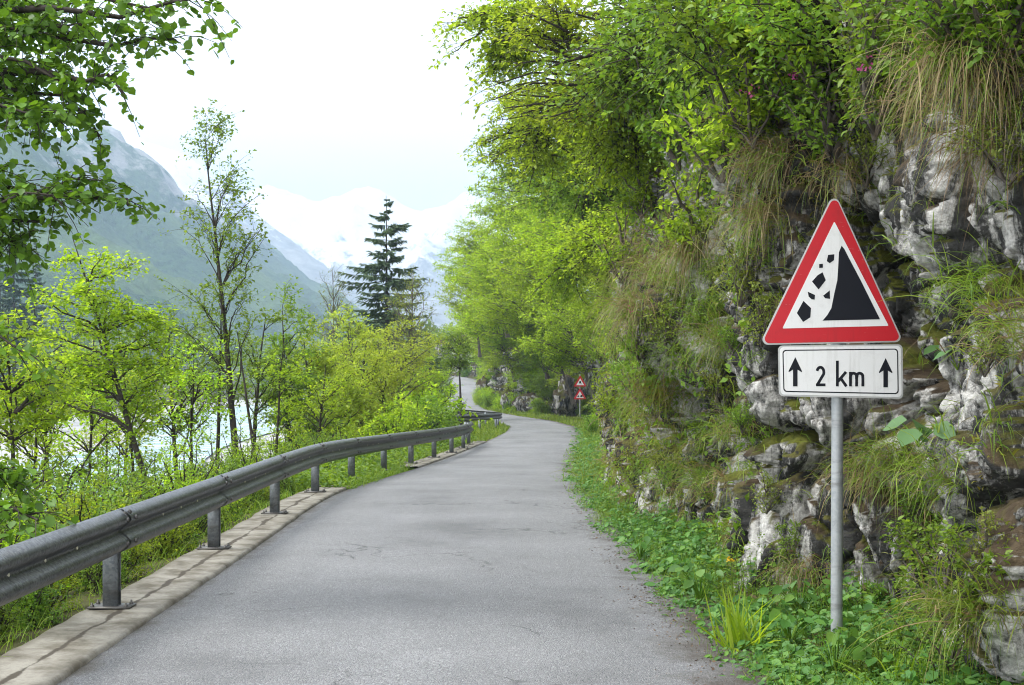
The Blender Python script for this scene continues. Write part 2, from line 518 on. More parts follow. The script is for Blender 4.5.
def kerb(y0, y1, o0, o1):
    y = np.arange(y0, y1, .06)
    rg = np.random.default_rng(int(y0 + 5))
    w = fbm(np.stack([y * 3, y * 0, y * 0], 1), 4, 3) * .012
    prof = [(o0 + .004, -.08), (o0, .022), (o0 - .012, .035)]
    t = np.linspace(.05, .95, 9)
    prof += [(o0 + (o1 - o0) * a, .040) for a in t]
    prof += [(o1 + .012, .036), (o1, .022), (o1 - .01, -1.1)]
    cols = []
    for k, (o, z) in enumerate(prof):
        zz = z + (fbm(np.stack([y * 2.5, np.full_like(y, o * 9), y * 0], 1), 4, 9) * .008 if k > 1 else 0)
        cols.append(rp(y, o + w * (1 if k < 3 else 1.6 if k > 11 else 1), zz))
    V = np.stack(cols, 1)
    n = len(prof)
    uv = np.stack(np.broadcast_arrays(y[:, None], np.array([0, 0, .03] + list(t) + [.97, 1, 1])[None]), -1).reshape(-1, 2)
    return tag(obj('kerb', (V.reshape(-1, 3), grid_faces(len(y), n, True)), M['concrete'], smooth=True, uv=uv), kind='structure')


kerb(-2, 22.4, -1.9, -2.44)
kerb(29.5, 49.3, -1.62, -2.08)

# ------------------------------------------------------------------ cliff line
CL = np.array([(3.4, 1.), (2.9, 4.5), (2.55, 6.3), (2.42, 7.3), (2.62, 8.2), (3.0, 9.0), (2.95, 9.8), (2.4, 10.4), (2.02, 10.55), (1.82, 11.0), (1.88, 12.0),
               (1.95, 13.2), (1.9, 15), (1.6, 16.8), (1.52, 18.3), (1.66, 20), (2.0, 24), (2.35, 28), (2.8, 38), (3.7, 50), (5.2, 64), (6.6, 80),
               (7.2, 92), (6.4, 101), (3.6, 107), (.9, 114), (-1.4, 130), (-2.0, 150), (-2.2, 170), (-2.4, 184), (-4.0, 199), (-8, 208), (-12, 214)])
_t = np.concatenate([[0], np.cumsum(np.linalg.norm(np.diff(CL, axis=0), axis=1))])
_ct = np.arange(0, _t[-1], .05)
_cx = _sm(np.interp(_ct, _t, CL[:, 0]), 17); _cy = _sm(np.interp(_ct, _t, CL[:, 1]), 17)
def cl_y2s(y): return np.interp(y, np.maximum.accumulate(_cy), _ct)
def cl_x(y): return np.interp(y, np.maximum.accumulate(_cy), _cx)


def cliff_pts(s, rows, near):
    x = np.interp(s, _ct, _cx); y = np.interp(s, _ct, _cy)
    tx = _sm(np.gradient(_cx, _ct), 31); ty = _sm(np.gradient(_cy, _ct), 31)
    nx = -np.interp(s, _ct, ty); ny = np.interp(s, _ct, tx)
    q = np.sqrt(nx * nx + ny * ny); nx /= q; ny /= q
    zb = zr(y)
    X = np.broadcast_to(x[None], (len(rows), len(s))); Y = np.broadcast_to(y[None], X.shape)
    fac = 1 - .6 * sstep(110, 150, y)
    Z = rows[:, None] * fac[None] + zb[None]
    h = rows[:, None] * fac[None]
    # profile: steep wall, small overhang at 3.2-4.4 m, then a reclining hillside
    d = .30 * sstep(1.6, 3.6, h) * (1 - sstep(4.2, 5.2, h)) * (1 - sstep(11.5, 14, Y)) - .10 * h * (Y > -99)
    d = d - np.maximum(h - 4.6, 0) * (.55 + 1.3 * sstep(50, 90, Y))
    d = d + .5 * np.exp(-np.maximum(h, 0) / .35) * sstep(0, 60, Y)
    p = np.stack([X.ravel(), Y.ravel(), Z.ravel()], 1)
    rot = np.array([[.82, -.2, .54], [.1, .97, .2], [-.56, -.1, .82]])
    wp = p @ rot.T + .35 * np.stack([fbm(p * .9, 3, 1), fbm(p * .9, 3, 2), fbm(p * .9, 3, 3)], 1)
    big = fbm(p * np.array([.45, .45, .35]), 4, 5) * .55
    D = big
    k = np.clip((p[:, 2] - zr(p[:, 1])) / 14, 0, 1)
    sc = 1.0 if near else 2.2
    tz = np.array([1., 1., .45])
    f1, e1, r1, o1 = voronoi(wp * np.array([1, 1, .72]) / (.9 * sc), 7)
    D = D + sc * ((r1[:, 0] - .5) * .46 + (o1 * (r1[:, 1:4] - .5) * tz).sum(1) * .62) - sc * .36 * np.exp(-e1 / .045)
    f2, e2, r2, o2 = voronoi(wp * np.array([1.0, 1.1, .85]) / (.37 * sc) + 3.3, 21)
    D = D + sc * ((r2[:, 0] - .5) * .20 + (o2 * (r2[:, 1:4] - .5) * tz).sum(1) * .30 - .15 * np.exp(-e2 / .05))
    if near:
        f3, e3, r3, o3 = voronoi(wp / .14 + 9.1, 33)
        D = D + (r3[:, 0] - .5) * .055 + (o3 * (r3[:, 1:4] - .5)).sum(1) * .085 - .035 * np.exp(-e3 / .08)
        D = D + fbm(p * 4.2, 4, 11, .55, True) * .035 + fbm(p * 26, 3, 13, .6) * .014
    else:
        D = D + fbm(p * 1.2, 4, 11, .55, True) * .3
    D = D.reshape(X.shape)
    D = D * (.55 + .45 * sstep(0, .8, h))
    dd = d + D
    up = np.where(h > 4.6, .45, .0) * D
    return np.stack([X + nx[None] * dd, Y + ny[None] * dd, Z + up], -1)


def grid_normals(G):
    du = np.gradient(G, axis=1); dv = np.gradient(G, axis=0)
    return norm(np.cross(dv, du))


st, s_ = [], float(cl_y2s(2.0))
while s_ < cl_y2s(63.):
    st.append(s_)
    s_ += max(.016, .0019 * np.interp(s_, _ct, _cy))
s_near = np.array(st)
r_near = np.concatenate([np.arange(-.5, 4.7, .017), np.arange(4.7, 9, .06), np.arange(9, 46, .7)])
G = cliff_pts(s_near, r_near, True)
GN = grid_normals(G)
if (GN[:, :, 0].mean() > 0): GN = -GN
cliff = obj('cliff', (G.reshape(-1, 3), grid_faces(len(r_near), len(s_near), True)), M['rock'], smooth=True)
tag(cliff, kind='structure')
s_far = np.arange(float(cl_y2s(61.5)), _ct[-1], .45)
r_far = np.concatenate([np.arange(-.8, 6, .16), np.arange(6, 17, .6)])
GF = cliff_pts(s_far, r_far, False)
GFN = grid_normals(GF)
if (GFN[:, :, 0].mean() > 0): GFN = -GFN
tag(obj('cliff', (GF.reshape(-1, 3), grid_faces(len(r_far), len(s_far), True)), M['rock_far'], smooth=True), kind='structure')

# ------------------------------------------------------------------ ground sheet
gy = np.concatenate([np.arange(-60, 0, 4), np.arange(0, 60, .6), np.arange(60, 230, 2.), np.geomspace(232, 7000, 60)])
go = np.concatenate([-np.geomspace(3000, 40, 40), np.linspace(-39, -12, 28), np.linspace(-11.5, -3, 28), np.linspace(-2.7, 4, 28), np.geomspace(4.5, 2500, 24)])
yy, oo = np.meshgrid(gy, go, indexing='ij')
yc = np.clip(yy, -30, 200)
xx = xc(yc) + oo
ff = fbm(np.stack([xx.ravel() * .35, yy.ravel() * .35, 0 * xx.ravel()], 1), 4, 3).reshape(xx.shape)
RIV = -5.6
fade = sstep(210, 260, yy)
zz = zr(yc) - .09 + 0 * oo
zz = zz - .02 * sstep(0, 1, -oo - 2.4)
lo = np.clip((-oo - 2.42) / 9.5, 0, 1)
lev = RIV + .6 - .6 * sstep(12, 16, -oo)
zz = np.where(oo < -2.42, zz * (1 - sstep(0, 1, lo)) + lev * sstep(0, 1, lo), zz)
zz = zz + ff * .25 * sstep(.1, .5, lo) * (1 - sstep(12, 16, -oo)) + ff * .25 * sstep(20, 30, -oo)
zz = zz + 7 * sstep(72, 100, -oo) + 25 * sstep(100, 300, -oo)
zz = zz + .12 * sstep(1.9, 2.6, oo)
zz = np.where((yy > 205), zz * (1 - fade) + fade * np.where(oo > -14, 2 + ff, zz), zz)
grv = sstep(13, 17, -oo) * (1 - sstep(64, 76, -oo)) * np.where(yy < 900, 1, 0)
uvg = np.stack([grv.ravel(), grv.ravel() * 0], 1)
tag(obj('ground', (np.stack([xx, yy, zz], -1).reshape(-1, 3), grid_faces(len(gy), len(go), True)), M['ground'], smooth=True, uv=uvg), kind='structure')
wy = np.arange(-40, 900, 6.)
wc = -38 + 9 * np.sin(wy / 75.)
V = np.stack([np.stack([xc(np.clip(wy, -30, 200)) + wc + a * (9 + 3 * np.sin(wy / 31.)), wy, np.full_like(wy, RIV + .16)], -1) for a in (-1, -.5, 0, .5, 1)], 1)
tag(obj('river', (V.reshape(-1, 3), grid_faces(len(wy), 5)), M['water'], smooth=True), kind='structure')


def ground_z(x, y):
    o = -(x - xc(y))
    lo = np.clip((o - 2.42) / 9.5, 0, 1); s = sstep(0, 1, lo)
    return np.where(o > 2.42, (zr(y) - .11) * (1 - s) + (RIV + .6 - .6 * sstep(12, 16, o)) * s, zr(y) - .09)


# ------------------------------------------------------------------ mountains
def mountain(name, G, mat):
    tag(obj(name, (G.reshape(-1, 3), grid_faces(G.shape[0], G.shape[1])), mat, smooth=True), kind='structure')


my = np.concatenate([np.arange(250, 2600, 14.), np.arange(2600, 5600, 40.)])
mt = np.linspace(0, 1.5, 100)
Hm = np.interp(my, [250, 900, 1390, 1650, 1881, 2521, 3200, 3900, 5600], [235, 248, 256, 270, 260, 246, 226, 206, 120])
T_, Y_ = np.meshgrid(mt, my, indexing='ij')
Xm = -105 - 395 * T_ - 30 * np.sin(Y_ / 400.)
prof = np.where(T_ < 1, .12 * T_ + .88 * T_ ** 1.35, 1 - (T_ - 1) * .7)
p3 = np.stack([Xm.ravel() / 170, Y_.ravel() / 110, 0 * Xm.ravel()], 1)
nn = fbm(p3, 6, 4, .55).reshape(Xm.shape); rr = fbm(p3 * .6, 5, 8, .55, True).reshape(Xm.shape)
Zm = -8 + Hm[None] * prof + (nn * 48 + rr * 42) * sstep(0, .25, T_) * (1 - .35 * sstep(.8, 1, T_)) + fbm(p3 * 5, 5, 15, .6, True).reshape(Xm.shape) * 9 * sstep(.3, .8, T_)
mountain('mountain', np.stack([Xm, Y_, Zm], -1), m_mount('mountain_forest', 1.45))


def range_(name, Y0, sil, depth, mat, seed, amp, xs=(-3200, 3200), step=16):
    px = np.array([a for a, b in sil], float); py = np.array([b for a, b in sil], float)
    sx = (px - 512) / F_PX * Y0; sz = EYE + (HOR - py) / F_PX * Y0
    x = np.arange(max(xs[0], sx[0]), min(xs[1], sx[-1]), step)
    y = np.linspace(Y0 - depth, Y0 + depth * .5, 90)
    Yg, Xg = np.meshgrid(y, x, indexing='ij')
    t = np.clip(1 - np.abs(Yg - Y0) / depth, 0, 1)
    p = np.stack([Xg.ravel() / 420, Yg.ravel() / 420, 0 * Xg.ravel()], 1)
    n = fbm(p, 6, seed, .55, True).reshape(Xg.shape); n2 = fbm(p * 3, 5, seed + 3, .6).reshape(Xg.shape)
    Hh = np.interp(Xg, sx, sz)
    Zg = -8 + Hh * t ** 1.15 + (n * amp + n2 * amp * .5) * (t * (1 - t) * 3 + .25 * t)
    mountain(name, np.stack([Xg, Yg, Zg], -1), mat)


snowy = m_mount('mountain_snow', .55, 470.)
range_('mountain', 3300, [(-300, 60), (-100, 120), (60, 150), (100, 141), (122, 128), (140, 131), (160, 140), (190, 150), (212, 172), (235, 188), (280, 228), (321, 258), (352, 290), (400, 340), (440, 372)], 1150, snowy, 31, 125)
range_('mountain', 4500, [(-200, 230), (120, 235), (215, 224), (262, 203), (290, 192), (318, 205), (340, 198), (372, 190), (398, 204), (420, 214), (448, 205), (470, 192), (520, 205), (600, 170), (800, 150), (1200, 160)], 1900, m_mount('mountain_snow_far', .0, 330.), 43, 165, step=16)

# ------------------------------------------------------------------ foliage tools
def leaves(P, A, N, L, wr=.5, fold=.18, near=False):
    """leaf blades: base points, axes, normals, lengths"""
    A = norm(A); S = norm(np.cross(A, N)); N = np.cross(S, A)
    L = L[:, None]; n = len(P)
    if near:
        c = [(0, 0, 0), (.28, .46, .5), (.66, .40, .5), (1, 0, -.2), (.66, -.40, .5), (.28, -.46, .5)]
        V = np.stack([P + A * L * a + S * L * (b * wr) + N * L * (fold * h) for a, b, h in c], 1).reshape(-1, 3)
        b = np.arange(n)[:, None] * 6
        F = np.concatenate([b + np.array([[0, 1, 2, 3]]), b + np.array([[0, 3, 4, 5]])])
    else:
        c = [(0, 0, 0), (.45, .5, fold), (1, 0, -.05), (.45, -.5, fold)]
        V = np.stack([P + A * L * a + S * L * (b * wr) + N * L * h for a, b, h in c], 1).reshape(-1, 3)
        b = np.arange(n)[:, None] * 4
        F = b + np.array([[0, 1, 2, 3]])
    return V, F


def blades(P, D, L, W, droop, rg, seg=4):
    n = len(P); D = norm(D)
    S = norm(np.cross(D, norm(rg.normal(size=(n, 3)))))
    pts, p, d = [P], P, D
    for k in range(seg):
        p = p + d * (L / seg)[:, None]
        d = norm(d + np.array([0, 0, -1.]) * (droop[:, None] / seg))
        pts.append(p)
    w = np.array([1, .95, .8, .5, .06])[:seg + 1] if seg == 4 else np.linspace(1, .06, seg + 1)
    V = np.stack([np.stack([q - S * (W * w[k])[:, None] / 2, q + S * (W * w[k])[:, None] / 2], 1) for k, q in enumerate(pts)], 1)
    b = np.arange(n)[:, None, None] * (2 * (seg + 1)) + np.arange(seg)[None, :, None] * 2
    F = (b + np.array([0, 1, 3, 2])).reshape(-1, 4)
    return V.reshape(-1, 3), F


def bez(a, b, c, k):
    t = np.linspace(0, 1, k)[:, None]
    return (1 - t) ** 2 * a[..., None, :] + 2 * t * (1 - t) * b[..., None, :] + t * t * c[..., None, :]


def crown(rg, trunk, ctr, rad, n_limb, n_twig, n_leaf, leaf, tw_len, rise=.5, flat=.7, wr=.55, near=False, r0=.04, shell=.45, tmin=.3, droop=.15, jit=1.0, limbs=None):
    """limbs from the trunk polyline (k,3) into an ellipsoid, twigs on limbs, leaves on twigs; returns wood parts and leaf mesh"""
    ctr = np.asarray(ctr, float); rad = np.asarray(rad, float)
    n_limb = n_limb if limbs is None else len(limbs)
    u = norm(rg.normal(size=(n_limb, 3))); rr = (shell + (1 - shell) * rg.random((n_limb, 1)) ** .7)
    tgt = ctr + u * rad * rr
    # attach: the trunk point a bit below the target
    k = len(trunk)
    tt = trunk[None]; want = tgt - np.array([0, 0, 1.]) * (rise * np.linalg.norm(tgt[:, :2] - ctr[:2], axis=1)[:, None])
    dist = np.abs(tt[..., 2] - want[:, 2:3]) + .15 * np.linalg.norm(tt - want[:, None], axis=2)
    dist[:, :int(k * tmin)] += 99
    ia = dist.argmin(1); a = trunk[ia]
    mid = (a + tgt) / 2 + np.array([0, 0, 1.]) * (np.linalg.norm(tgt - a, axis=1)[:, None] * .12) + rg.normal(size=a.shape) * .06 * np.linalg.norm(tgt - a, axis=1)[:, None]
    K = 7
    if limbs is not None:
        a, mid, tgt = limbs[:, 0], limbs[:, 1] * 2 - (limbs[:, 0] + limbs[:, 2]) / 2, limbs[:, 2]
        n_limb = len(limbs)
    LB = bez(a, mid, tgt, K)
    LB[:, 1:-1] += rg.normal(size=LB[:, 1:-1].shape) * .02 * np.linalg.norm(tgt - a, axis=1)[:, None, None]
    LR = r0 * np.linspace(1, .18, K)[None] * (.6 + .5 * rg.random((n_limb, 1))) * np.clip(np.linalg.norm(tgt - a, axis=1)[:, None] / rad.mean(), .4, 1.2)
    wood = [tubes(LB, LR, 5)]
    # twigs
    n = n_limb * n_twig
    li = np.repeat(np.arange(n_limb), n_twig)
    t = .25 + .75 * rg.random(n) ** .8
    fi = t * (K - 1); i0 = np.minimum(fi.astype(int), K - 2); w = (fi - i0)[:, None]
    b0 = LB[li, i0] * (1 - w) + LB[li, i0 + 1] * w
    ld = norm(LB[li, i0 + 1] - LB[li, i0])
    td = norm(ld * .7 + rg.normal(size=(n, 3)) * np.array([1, 1, 1 - flat * .8]) * .9 + np.array([0, 0, .12]))
    tl = tw_len * (.45 + .8 * rg.random(n))[:, None]
    e = b0 + td * tl - np.array([0, 0, 1.]) * tl * droop
    m = b0 + td * tl * .5 + np.array([0, 0, .05]) * tl
    TW = bez(b0, m, e, 4)
    wood.append(tubes(TW, np.broadcast_to(r0 * .16 * np.linspace(1, .4, 4)[None], (n, 4)).copy(), 3))
    # leaves
    N = n * n_leaf
    ti = np.repeat(np.arange(n), n_leaf)
    s = rg.random(N) ** .6
    fi = s * 3; i0 = np.minimum(fi.astype(int), 2); w = (fi - i0)[:, None]
    lp = TW[ti, i0] * (1 - w) + TW[ti, i0 + 1] * w
    tdv = norm(TW[ti, i0 + 1] - TW[ti, i0])
    lat = norm(rg.normal(size=(N, 3)) * np.array([1, 1, .45 + .55 * (1 - flat)]))
    ax = norm(tdv * .5 + lat - np.array([0, 0, .25]))
    nm = norm(np.array([0, 0, 1.]) * (.6 + flat) + rg.normal(size=(N, 3)) * .55)
    L = leaf * (.55 + .75 * rg.random(N))
    lp = lp + rg.normal(size=(N, 3)) * leaf * .5 * jit
    return wood, leaves(lp, ax, nm, L, wr, .15, near)


def trunk_line(rg, base, top, bend=(0, 0, 0), k=14, wob=.02):
    base = np.asarray(base, float); top = np.asarray(top, float)
    H = np.linalg.norm(top - base)
    P = bez(base, (base + top) / 2 + np.asarray(bend, float), top, k)
    w = np.cumsum(rg.normal(size=P.shape), 0) * wob * H / k * 1.6
    P = P + w * np.linspace(0, 1, k)[:, None]
    return P


def tree(name, label, category, base, top, r, ctr, rad, bark, leafm, seed, group=None, bend=(0, 0, 0), wob=.02, crown_name='crown', trunk_name='trunk', stems=None, extra=None, **kw):
    rg = np.random.default_rng(seed)
    th = thing(name, label, category, base, group)
    P = trunk_line(rg, np.asarray(base, float) - np.array([0, 0, .15]), top, bend, wob=wob)
    wood = [tubes(P[None], (r * np.linspace(1, .12, len(P)) * (1 + .5 * np.exp(-np.arange(len(P)) * 1.2)))[None], 8)]
    if stems:
        for (b2, t2, r2) in stems:
            Q = trunk_line(rg, b2, t2, wob=wob)
            wood.append(tubes(Q[None], (r2 * np.linspace(1, .15, len(Q)))[None], 6))
    w, lv = crown(rg, P, ctr, rad, **kw)
    obj(trunk_name, cat(wood + w), bark, th, smooth=True)
    obj(crown_name, lv, leafm, th)
    if extra: extra(th, rg, lv)
    return th


def bush_proto(name, label, category, seed, leafm, bark, rad, n_stem, n_twig, n_leaf, leaf, tw, wr=.5, near=False, flat=.4, group=None, base=(0, 0, 0), lean=(0, 0, 0)):
    """many stems from one root"""
    rg = np.random.default_rng(seed)
    th = thing(name, label, category, base, group)
    base = np.asarray(base, float); rad = np.asarray(rad, float)
    ctr = base + np.array([0, 0, rad[2] * .75]) + np.asarray(lean, float)
    root = np.stack([base + np.array([0, 0, -.2]), base, base + np.array([0, 0, .12]), base + np.array([0, 0, .2])])
    w, lv = crown(rg, root, ctr, rad, n_stem, n_twig, n_leaf, leaf, tw, rise=1.5, flat=flat, wr=wr, near=near, r0=.018 + .008 * rad[2], shell=.35, tmin=0)
    obj('stem', cat(w), bark, th, smooth=True)
    obj('foliage', lv, leafm, th)
    return th


def U(px, py, d):
    """point seen at a picture position at depth d (only for laying out the trees)"""
    return np.array([(px - 512) / F_PX * d, d, EYE + (HOR - py) / F_PX * d])

# ------------------------------------------------------------------ guardrails
WP = [(0, .155), (.022, .152), (.060, .122), (.081, .098), (.083, .085), (.081, .070), (.060, .048), (.020, .016), (.012, 0.)]
WP = WP + [(a, -b) for a, b in WP[-2::-1]]


def guardrail(label, ky, kx, posts, plate_to=99, end=True, hi=None):
    """beam sections lap at the posts; (kx, ky) is the line of the posts in plan"""
    kx = np.asarray(kx, float); ky = np.asarray(ky, float)
    t = np.concatenate([[0], np.cumsum(np.hypot(np.diff(kx), np.diff(ky)))])
    tt = np.arange(0, t[-1], .1)
    X = np.interp(tt, t, kx); Y = np.interp(tt, t, ky)
    w = 31 if t[-1] > 12 else 15
    X, Y = _sm(X, w), _sm(Y, w)
    tx, ty = np.gradient(X), np.gradient(Y)
    q = np.hypot(tx, ty); tx, ty = tx / q, ty / q
    nx, ny = ty, -tx                                  # towards the road (right of travel)
    Zg = zr(Y)
    if hi is not None: Zg = Zg + np.interp(tt, [0, t[-1]], hi)
    def at(u, fwd=0., z=0.):
        x = np.interp(u, tt, X) + np.interp(u, tt, nx) * fwd; y = np.interp(u, tt, Y) + np.interp(u, tt, ny) * fwd
        return np.stack([x, y, np.interp(u, tt, Zg) + z], -1)
    if posts == 'auto':
        up = np.arange(.6, tt[-1], 3.5)
    else:
        up = np.interp(posts, Y, tt)
    root = thing('guardrail', label, 'guardrail', at(np.array([up[0]]))[0])
    u0 = np.concatenate([[max(up[0] - 1.0, 0)], up[1:-1] if len(up) > 2 else [], [tt[-1]]])
    u0 = np.unique(np.round(u0, 3))
    prof = np.array(WP)
    thick = .004
    for k in range(len(u0) - 1):
        a, b = u0[k], u0[k + 1] + (.16 if k < len(u0) - 2 else 0)
        u = np.arange(a, b + .01, .12 if at(np.array([a]))[0][1] < 60 else .4)
        # each section starts over the end of the one before
        lap = .010 * (u > b - .33) * (k < len(u0) - 2)
        rows = []
        for (p, h) in prof: rows.append(at(u, .055 + p - lap, .595 + h * (1 - (lap > 0) * .012)))
        for (p, h) in prof[::-1]: rows.append(at(u, .055 + p - lap - thick, .595 + h * (1 - (lap > 0) * .012)))
        rows.append(rows[0])
        V = np.stack(rows, 1); n = V.shape[1]
        beam = obj('rail_beam', (V.reshape(-1, 3), grid_faces(len(u), n)), M['steel'], root, smooth=True)
        if at(np.array([a]))[0][1] < 50 and k < len(u0) - 1:
            bl, st = [], []
            for du in (.04, .26):
                for h in (.085, -.085):
                    c = at(np.array([b - .3 + du]), .142, .595 + h)[0]
                    nn = np.array([np.interp(b, tt, nx), np.interp(b, tt, ny), 0])
                    bl.append(tubes(np.stack([c - nn * .004, c + nn * .004, c + nn * .010, c + nn * .011])[None], np.array([[.018, .018, .013, .001]]), 8))
            for h in (.118, ):
                for du in (.08, .2):
                    c = at(np.array([b - .3 + du]), .055 + .058, .595 + .132)[0]
                    nn = norm(np.array([np.interp(b, tt, nx) * .6, np.interp(b, tt, ny) * .6, .8]))
                    bl.append(tubes(np.stack([c - nn * .003, c + nn * .006, c + nn * .011, c + nn * .012])[None], np.array([[.017, .017, .012, .001]]), 8))
            if k < len(u0) - 2: [obj('bolt', b_, M['bolt'], beam, smooth=True) for b_ in bl]
            for du in (.33, .5, .67):
                c = at(np.array([a + (b - a) * du]), .055 + .0135, .595)[0]
                nn = np.array([np.interp(a, tt, nx), np.interp(a, tt, ny), 0])
                st.append(tubes(np.stack([c - nn * .003, c + nn * .004, c + nn * .0065, c + nn * .007])[None], np.array([[.012, .012, .009, .001]]), 8))
            [obj('lit_hole_disc', b_, M['lit_hole_disc'], beam) for b_ in st]  # added pale discs in place of slots with daylight behind them
    for u in up:
        c = at(np.array([u]))[0]
        fx, fy = np.interp(u, tt, nx), np.interp(u, tt, ny)
        Rm = np.array([[-fy, fx, 0], [fx, fy, 0], [0, 0, 1.]]).T   # local x along, y towards the road
        parts = []
        zb = .06 if c[1] < plate_to else -.5
        Hh = .70 - zb
        for (lx, ly, sx, sy) in ((0, -.05, .09, .006), (-.045, 0, .006, .106), (.045, 0, .006, .106), (-.034, .05, .022, .006), (.034, .05, .022, .006)):
            o = Rm @ np.array([lx, ly, 0])
            parts.append(box(c + o + np.array([0, 0, zb + Hh / 2]), (sx, sy, Hh), Rm))
        post = obj('post', cat(parts), M['steel_post'], root)
        if c[1] < plate_to:
            bp = [box(c + np.array([0, 0, .052]), (.20, .30, .012), Rm)]
            for lx in (-.075, .075):
                for ly in (-.12, .12):
                    o = c + Rm @ np.array([lx, ly, 0])
                    bp.append(tubes(np.stack([o + [0, 0, .057], o + [0, 0, .072], o + [0, 0, .0725], o + [0, 0, .088], o + [0, 0, .0885]])[None], np.array([[.015, .015, .008, .007, .001]]), 6))
            obj('base_plate', cat(bp), M['bolt'], post)
    return root


RY = [0, 20.9, 24.2, 27.7, 31.2, 34.7, 38.2, 41.7, 45.2, 48.7, 50.5]
RX = [-2.87, -2.87, -2.74, -2.50, -2.22, -1.90, -1.62, -1.42, -1.36, -1.50, -1.85]
guardrail('long steel guardrail curving along the left road edge in front', RY, RX, [3.2, 6.7, 10.2, 13.7, 17.2, 20.7, 24.2, 27.7, 31.2, 34.7, 38.2, 41.7, 45.2, 47.4, 49.2], plate_to=49)
guardrail('short rounded steel guardrail at the bend behind the end of the long one', [65, 68, 71, 74, 76.6, 78.2, 80, 83, 86, 90], [-3.4, -2.75, -2.0, -1.25, -.70, -.62, -.9, -1.6, -2.5, -3.8], 'auto', plate_to=0)
yk = np.arange(160, 187, 3.); guardrail('distant dark guardrail beside the far stretch of road rising uphill', yk, rp(yk, -2.3)[:, 0], 'auto', plate_to=0)
yk = np.arange(191, 211, 2.); guardrail('farthest guardrail crossing at the top of the road under the trees', yk, rp(yk, -2.3)[:, 0], 'auto', plate_to=0)


# ------------------------------------------------------------------ signs
def plate(name, pts, y_front, y_back, mat, parent):
    """closed outline in x,z made a slab between two depths"""
    pts = np.asarray(pts, float)
    a = .5 * np.sum(pts[:, 0] * np.roll(pts[:, 1], -1) - np.roll(pts[:, 0], -1) * pts[:, 1])
    if a < 0: pts = pts[::-1]
    n = len(pts); l = np.zeros(3); q = parent
    while q is not None:
        l = l + np.array(q.location); q = q.parent
    V = [(x - l[0], y_front - l[1], z - l[2]) for x, z in pts] + [(x - l[0], y_back - l[1], z - l[2]) for x, z in pts]
    F = [tuple(range(n)), tuple(range(2 * n - 1, n - 1, -1))] + [(i, i + n, (i + 1) % n + n, (i + 1) % n) for i in range(n)]
    me = bpy.data.meshes.new(name); me.from_pydata([tuple(map(float, v)) for v in V], [], F); me.materials.append(mat)
    o = bpy.data.objects.new(name, me); C.objects.link(o); o.parent = parent
    return o


def join_meshes(name, objs, parent):
    """several small slabs of one marking become one mesh"""
    V, F, o = [], [], 0
    for ob in objs:
        V += [tuple(v.co) for v in ob.data.vertices]; F += [tuple(i + o for i in p.vertices) for p in ob.data.polygons]; o = len(V)
    me = bpy.data.meshes.new(name); me.from_pydata(V, [], F); me.materials.append(objs[0].data.materials[0])
    r = bpy.data.objects.new(name, me); C.objects.link(r); r.parent = parent
    for ob in objs: bpy.data.objects.remove(ob)
    return r


def rounded(pts, r, n=6):
    pts = np.asarray(pts, float); out = []
    for i in range(len(pts)):
        p, a, b = pts[i], pts[i - 1], pts[(i + 1) % len(pts)]
        u, v = norm(a - p), norm(b - p)
        h = math.acos(np.clip(u @ v, -1, 1)) / 2
        d = r / math.tan(h); c = p + norm(u + v) * r / math.sin(h)
        s, e = p + u * d - c, p + v * d - c
        a0, a1 = math.atan2(s[1], s[0]), math.atan2(e[1], e[0])
        da = (a1 - a0 + math.pi) % (2 * math.pi) - math.pi
        out += [c + r * np.array([math.cos(a0 + da * k / n), math.sin(a0 + da * k / n)]) for k in range(n + 1)]
    return np.array(out)


def stroke(pts, w):
    pts = np.asarray(pts, float); t = norm(np.gradient(pts, axis=0))
    seg = norm(np.diff(pts, axis=0)); n = np.stack([-t[:, 1], t[:, 0]], 1)
    m = np.ones(len(pts))
    for i in range(1, len(pts) - 1): m[i] = 1 / max(.75, abs(n[i] @ np.array([-seg[i][1], seg[i][0]])))
    n = n * (w / 2 * m)[:, None]
    return np.concatenate([pts + n, (pts - n)[::-1]])


SD = 9.1
def zq(p):            # enlarged sign drawing -> metres
    p = np.asarray(p, float)
    return np.stack([(755 + p[:, 0] / 3.045 - 512) / F_PX * SD, EYE + (HOR - 185 - p[:, 1] / 3.045) / F_PX * SD], 1)


px_ = (838.5 - 512) / F_PX * SD
sign = thing('warning_sign', 'large red triangular falling rocks sign above a 2 km plate on a grey pole', 'road sign', (px_, SD + .05, -.03))
pole = tubes(np.array([[[px_, SD + .052, -.35], [px_, SD + .052, .4], [px_ + .004, SD + .05, 1.4], [px_ + .004, SD + .05, 2.55]]]), np.full((1, 4), .0375), 20)
pl = obj('pole', pole, M['steel_pole'], sign, smooth=True)
cap = tubes(np.array([[[px_ + .004, SD + .05, 2.545], [px_ + .004, SD + .05, 2.565], [px_ + .004, SD + .05, 2.566]]]), np.array([[.039, .037, .001]]), 16)
obj('pole_cap', cap, M['bolt'], pl)
T = [(242, 20), (14, 487), (452, 478)]
tri = plate('triangle_plate', zq(rounded(T, 16, 8)), SD - .002, SD + .004, M['sign_edge'], sign)
plate('folded_rim', zq(rounded(np.array(T) + (0, 0), 16, 8)), SD + .0041, SD + .018, M['sign_back'], tri)
T2 = [(242, 28.5), (21, 482.5), (445, 474)]
plate('red_border', zq(rounded(T2, 14, 8)), SD - .0036, SD - .001, M['sign_red'], tri)
plate('white_field', zq(rounded([(241, 111), (83, 437), (406.5, 429)], 2, 3)), SD - .0048, SD - .003, M['sign_white'], tri)
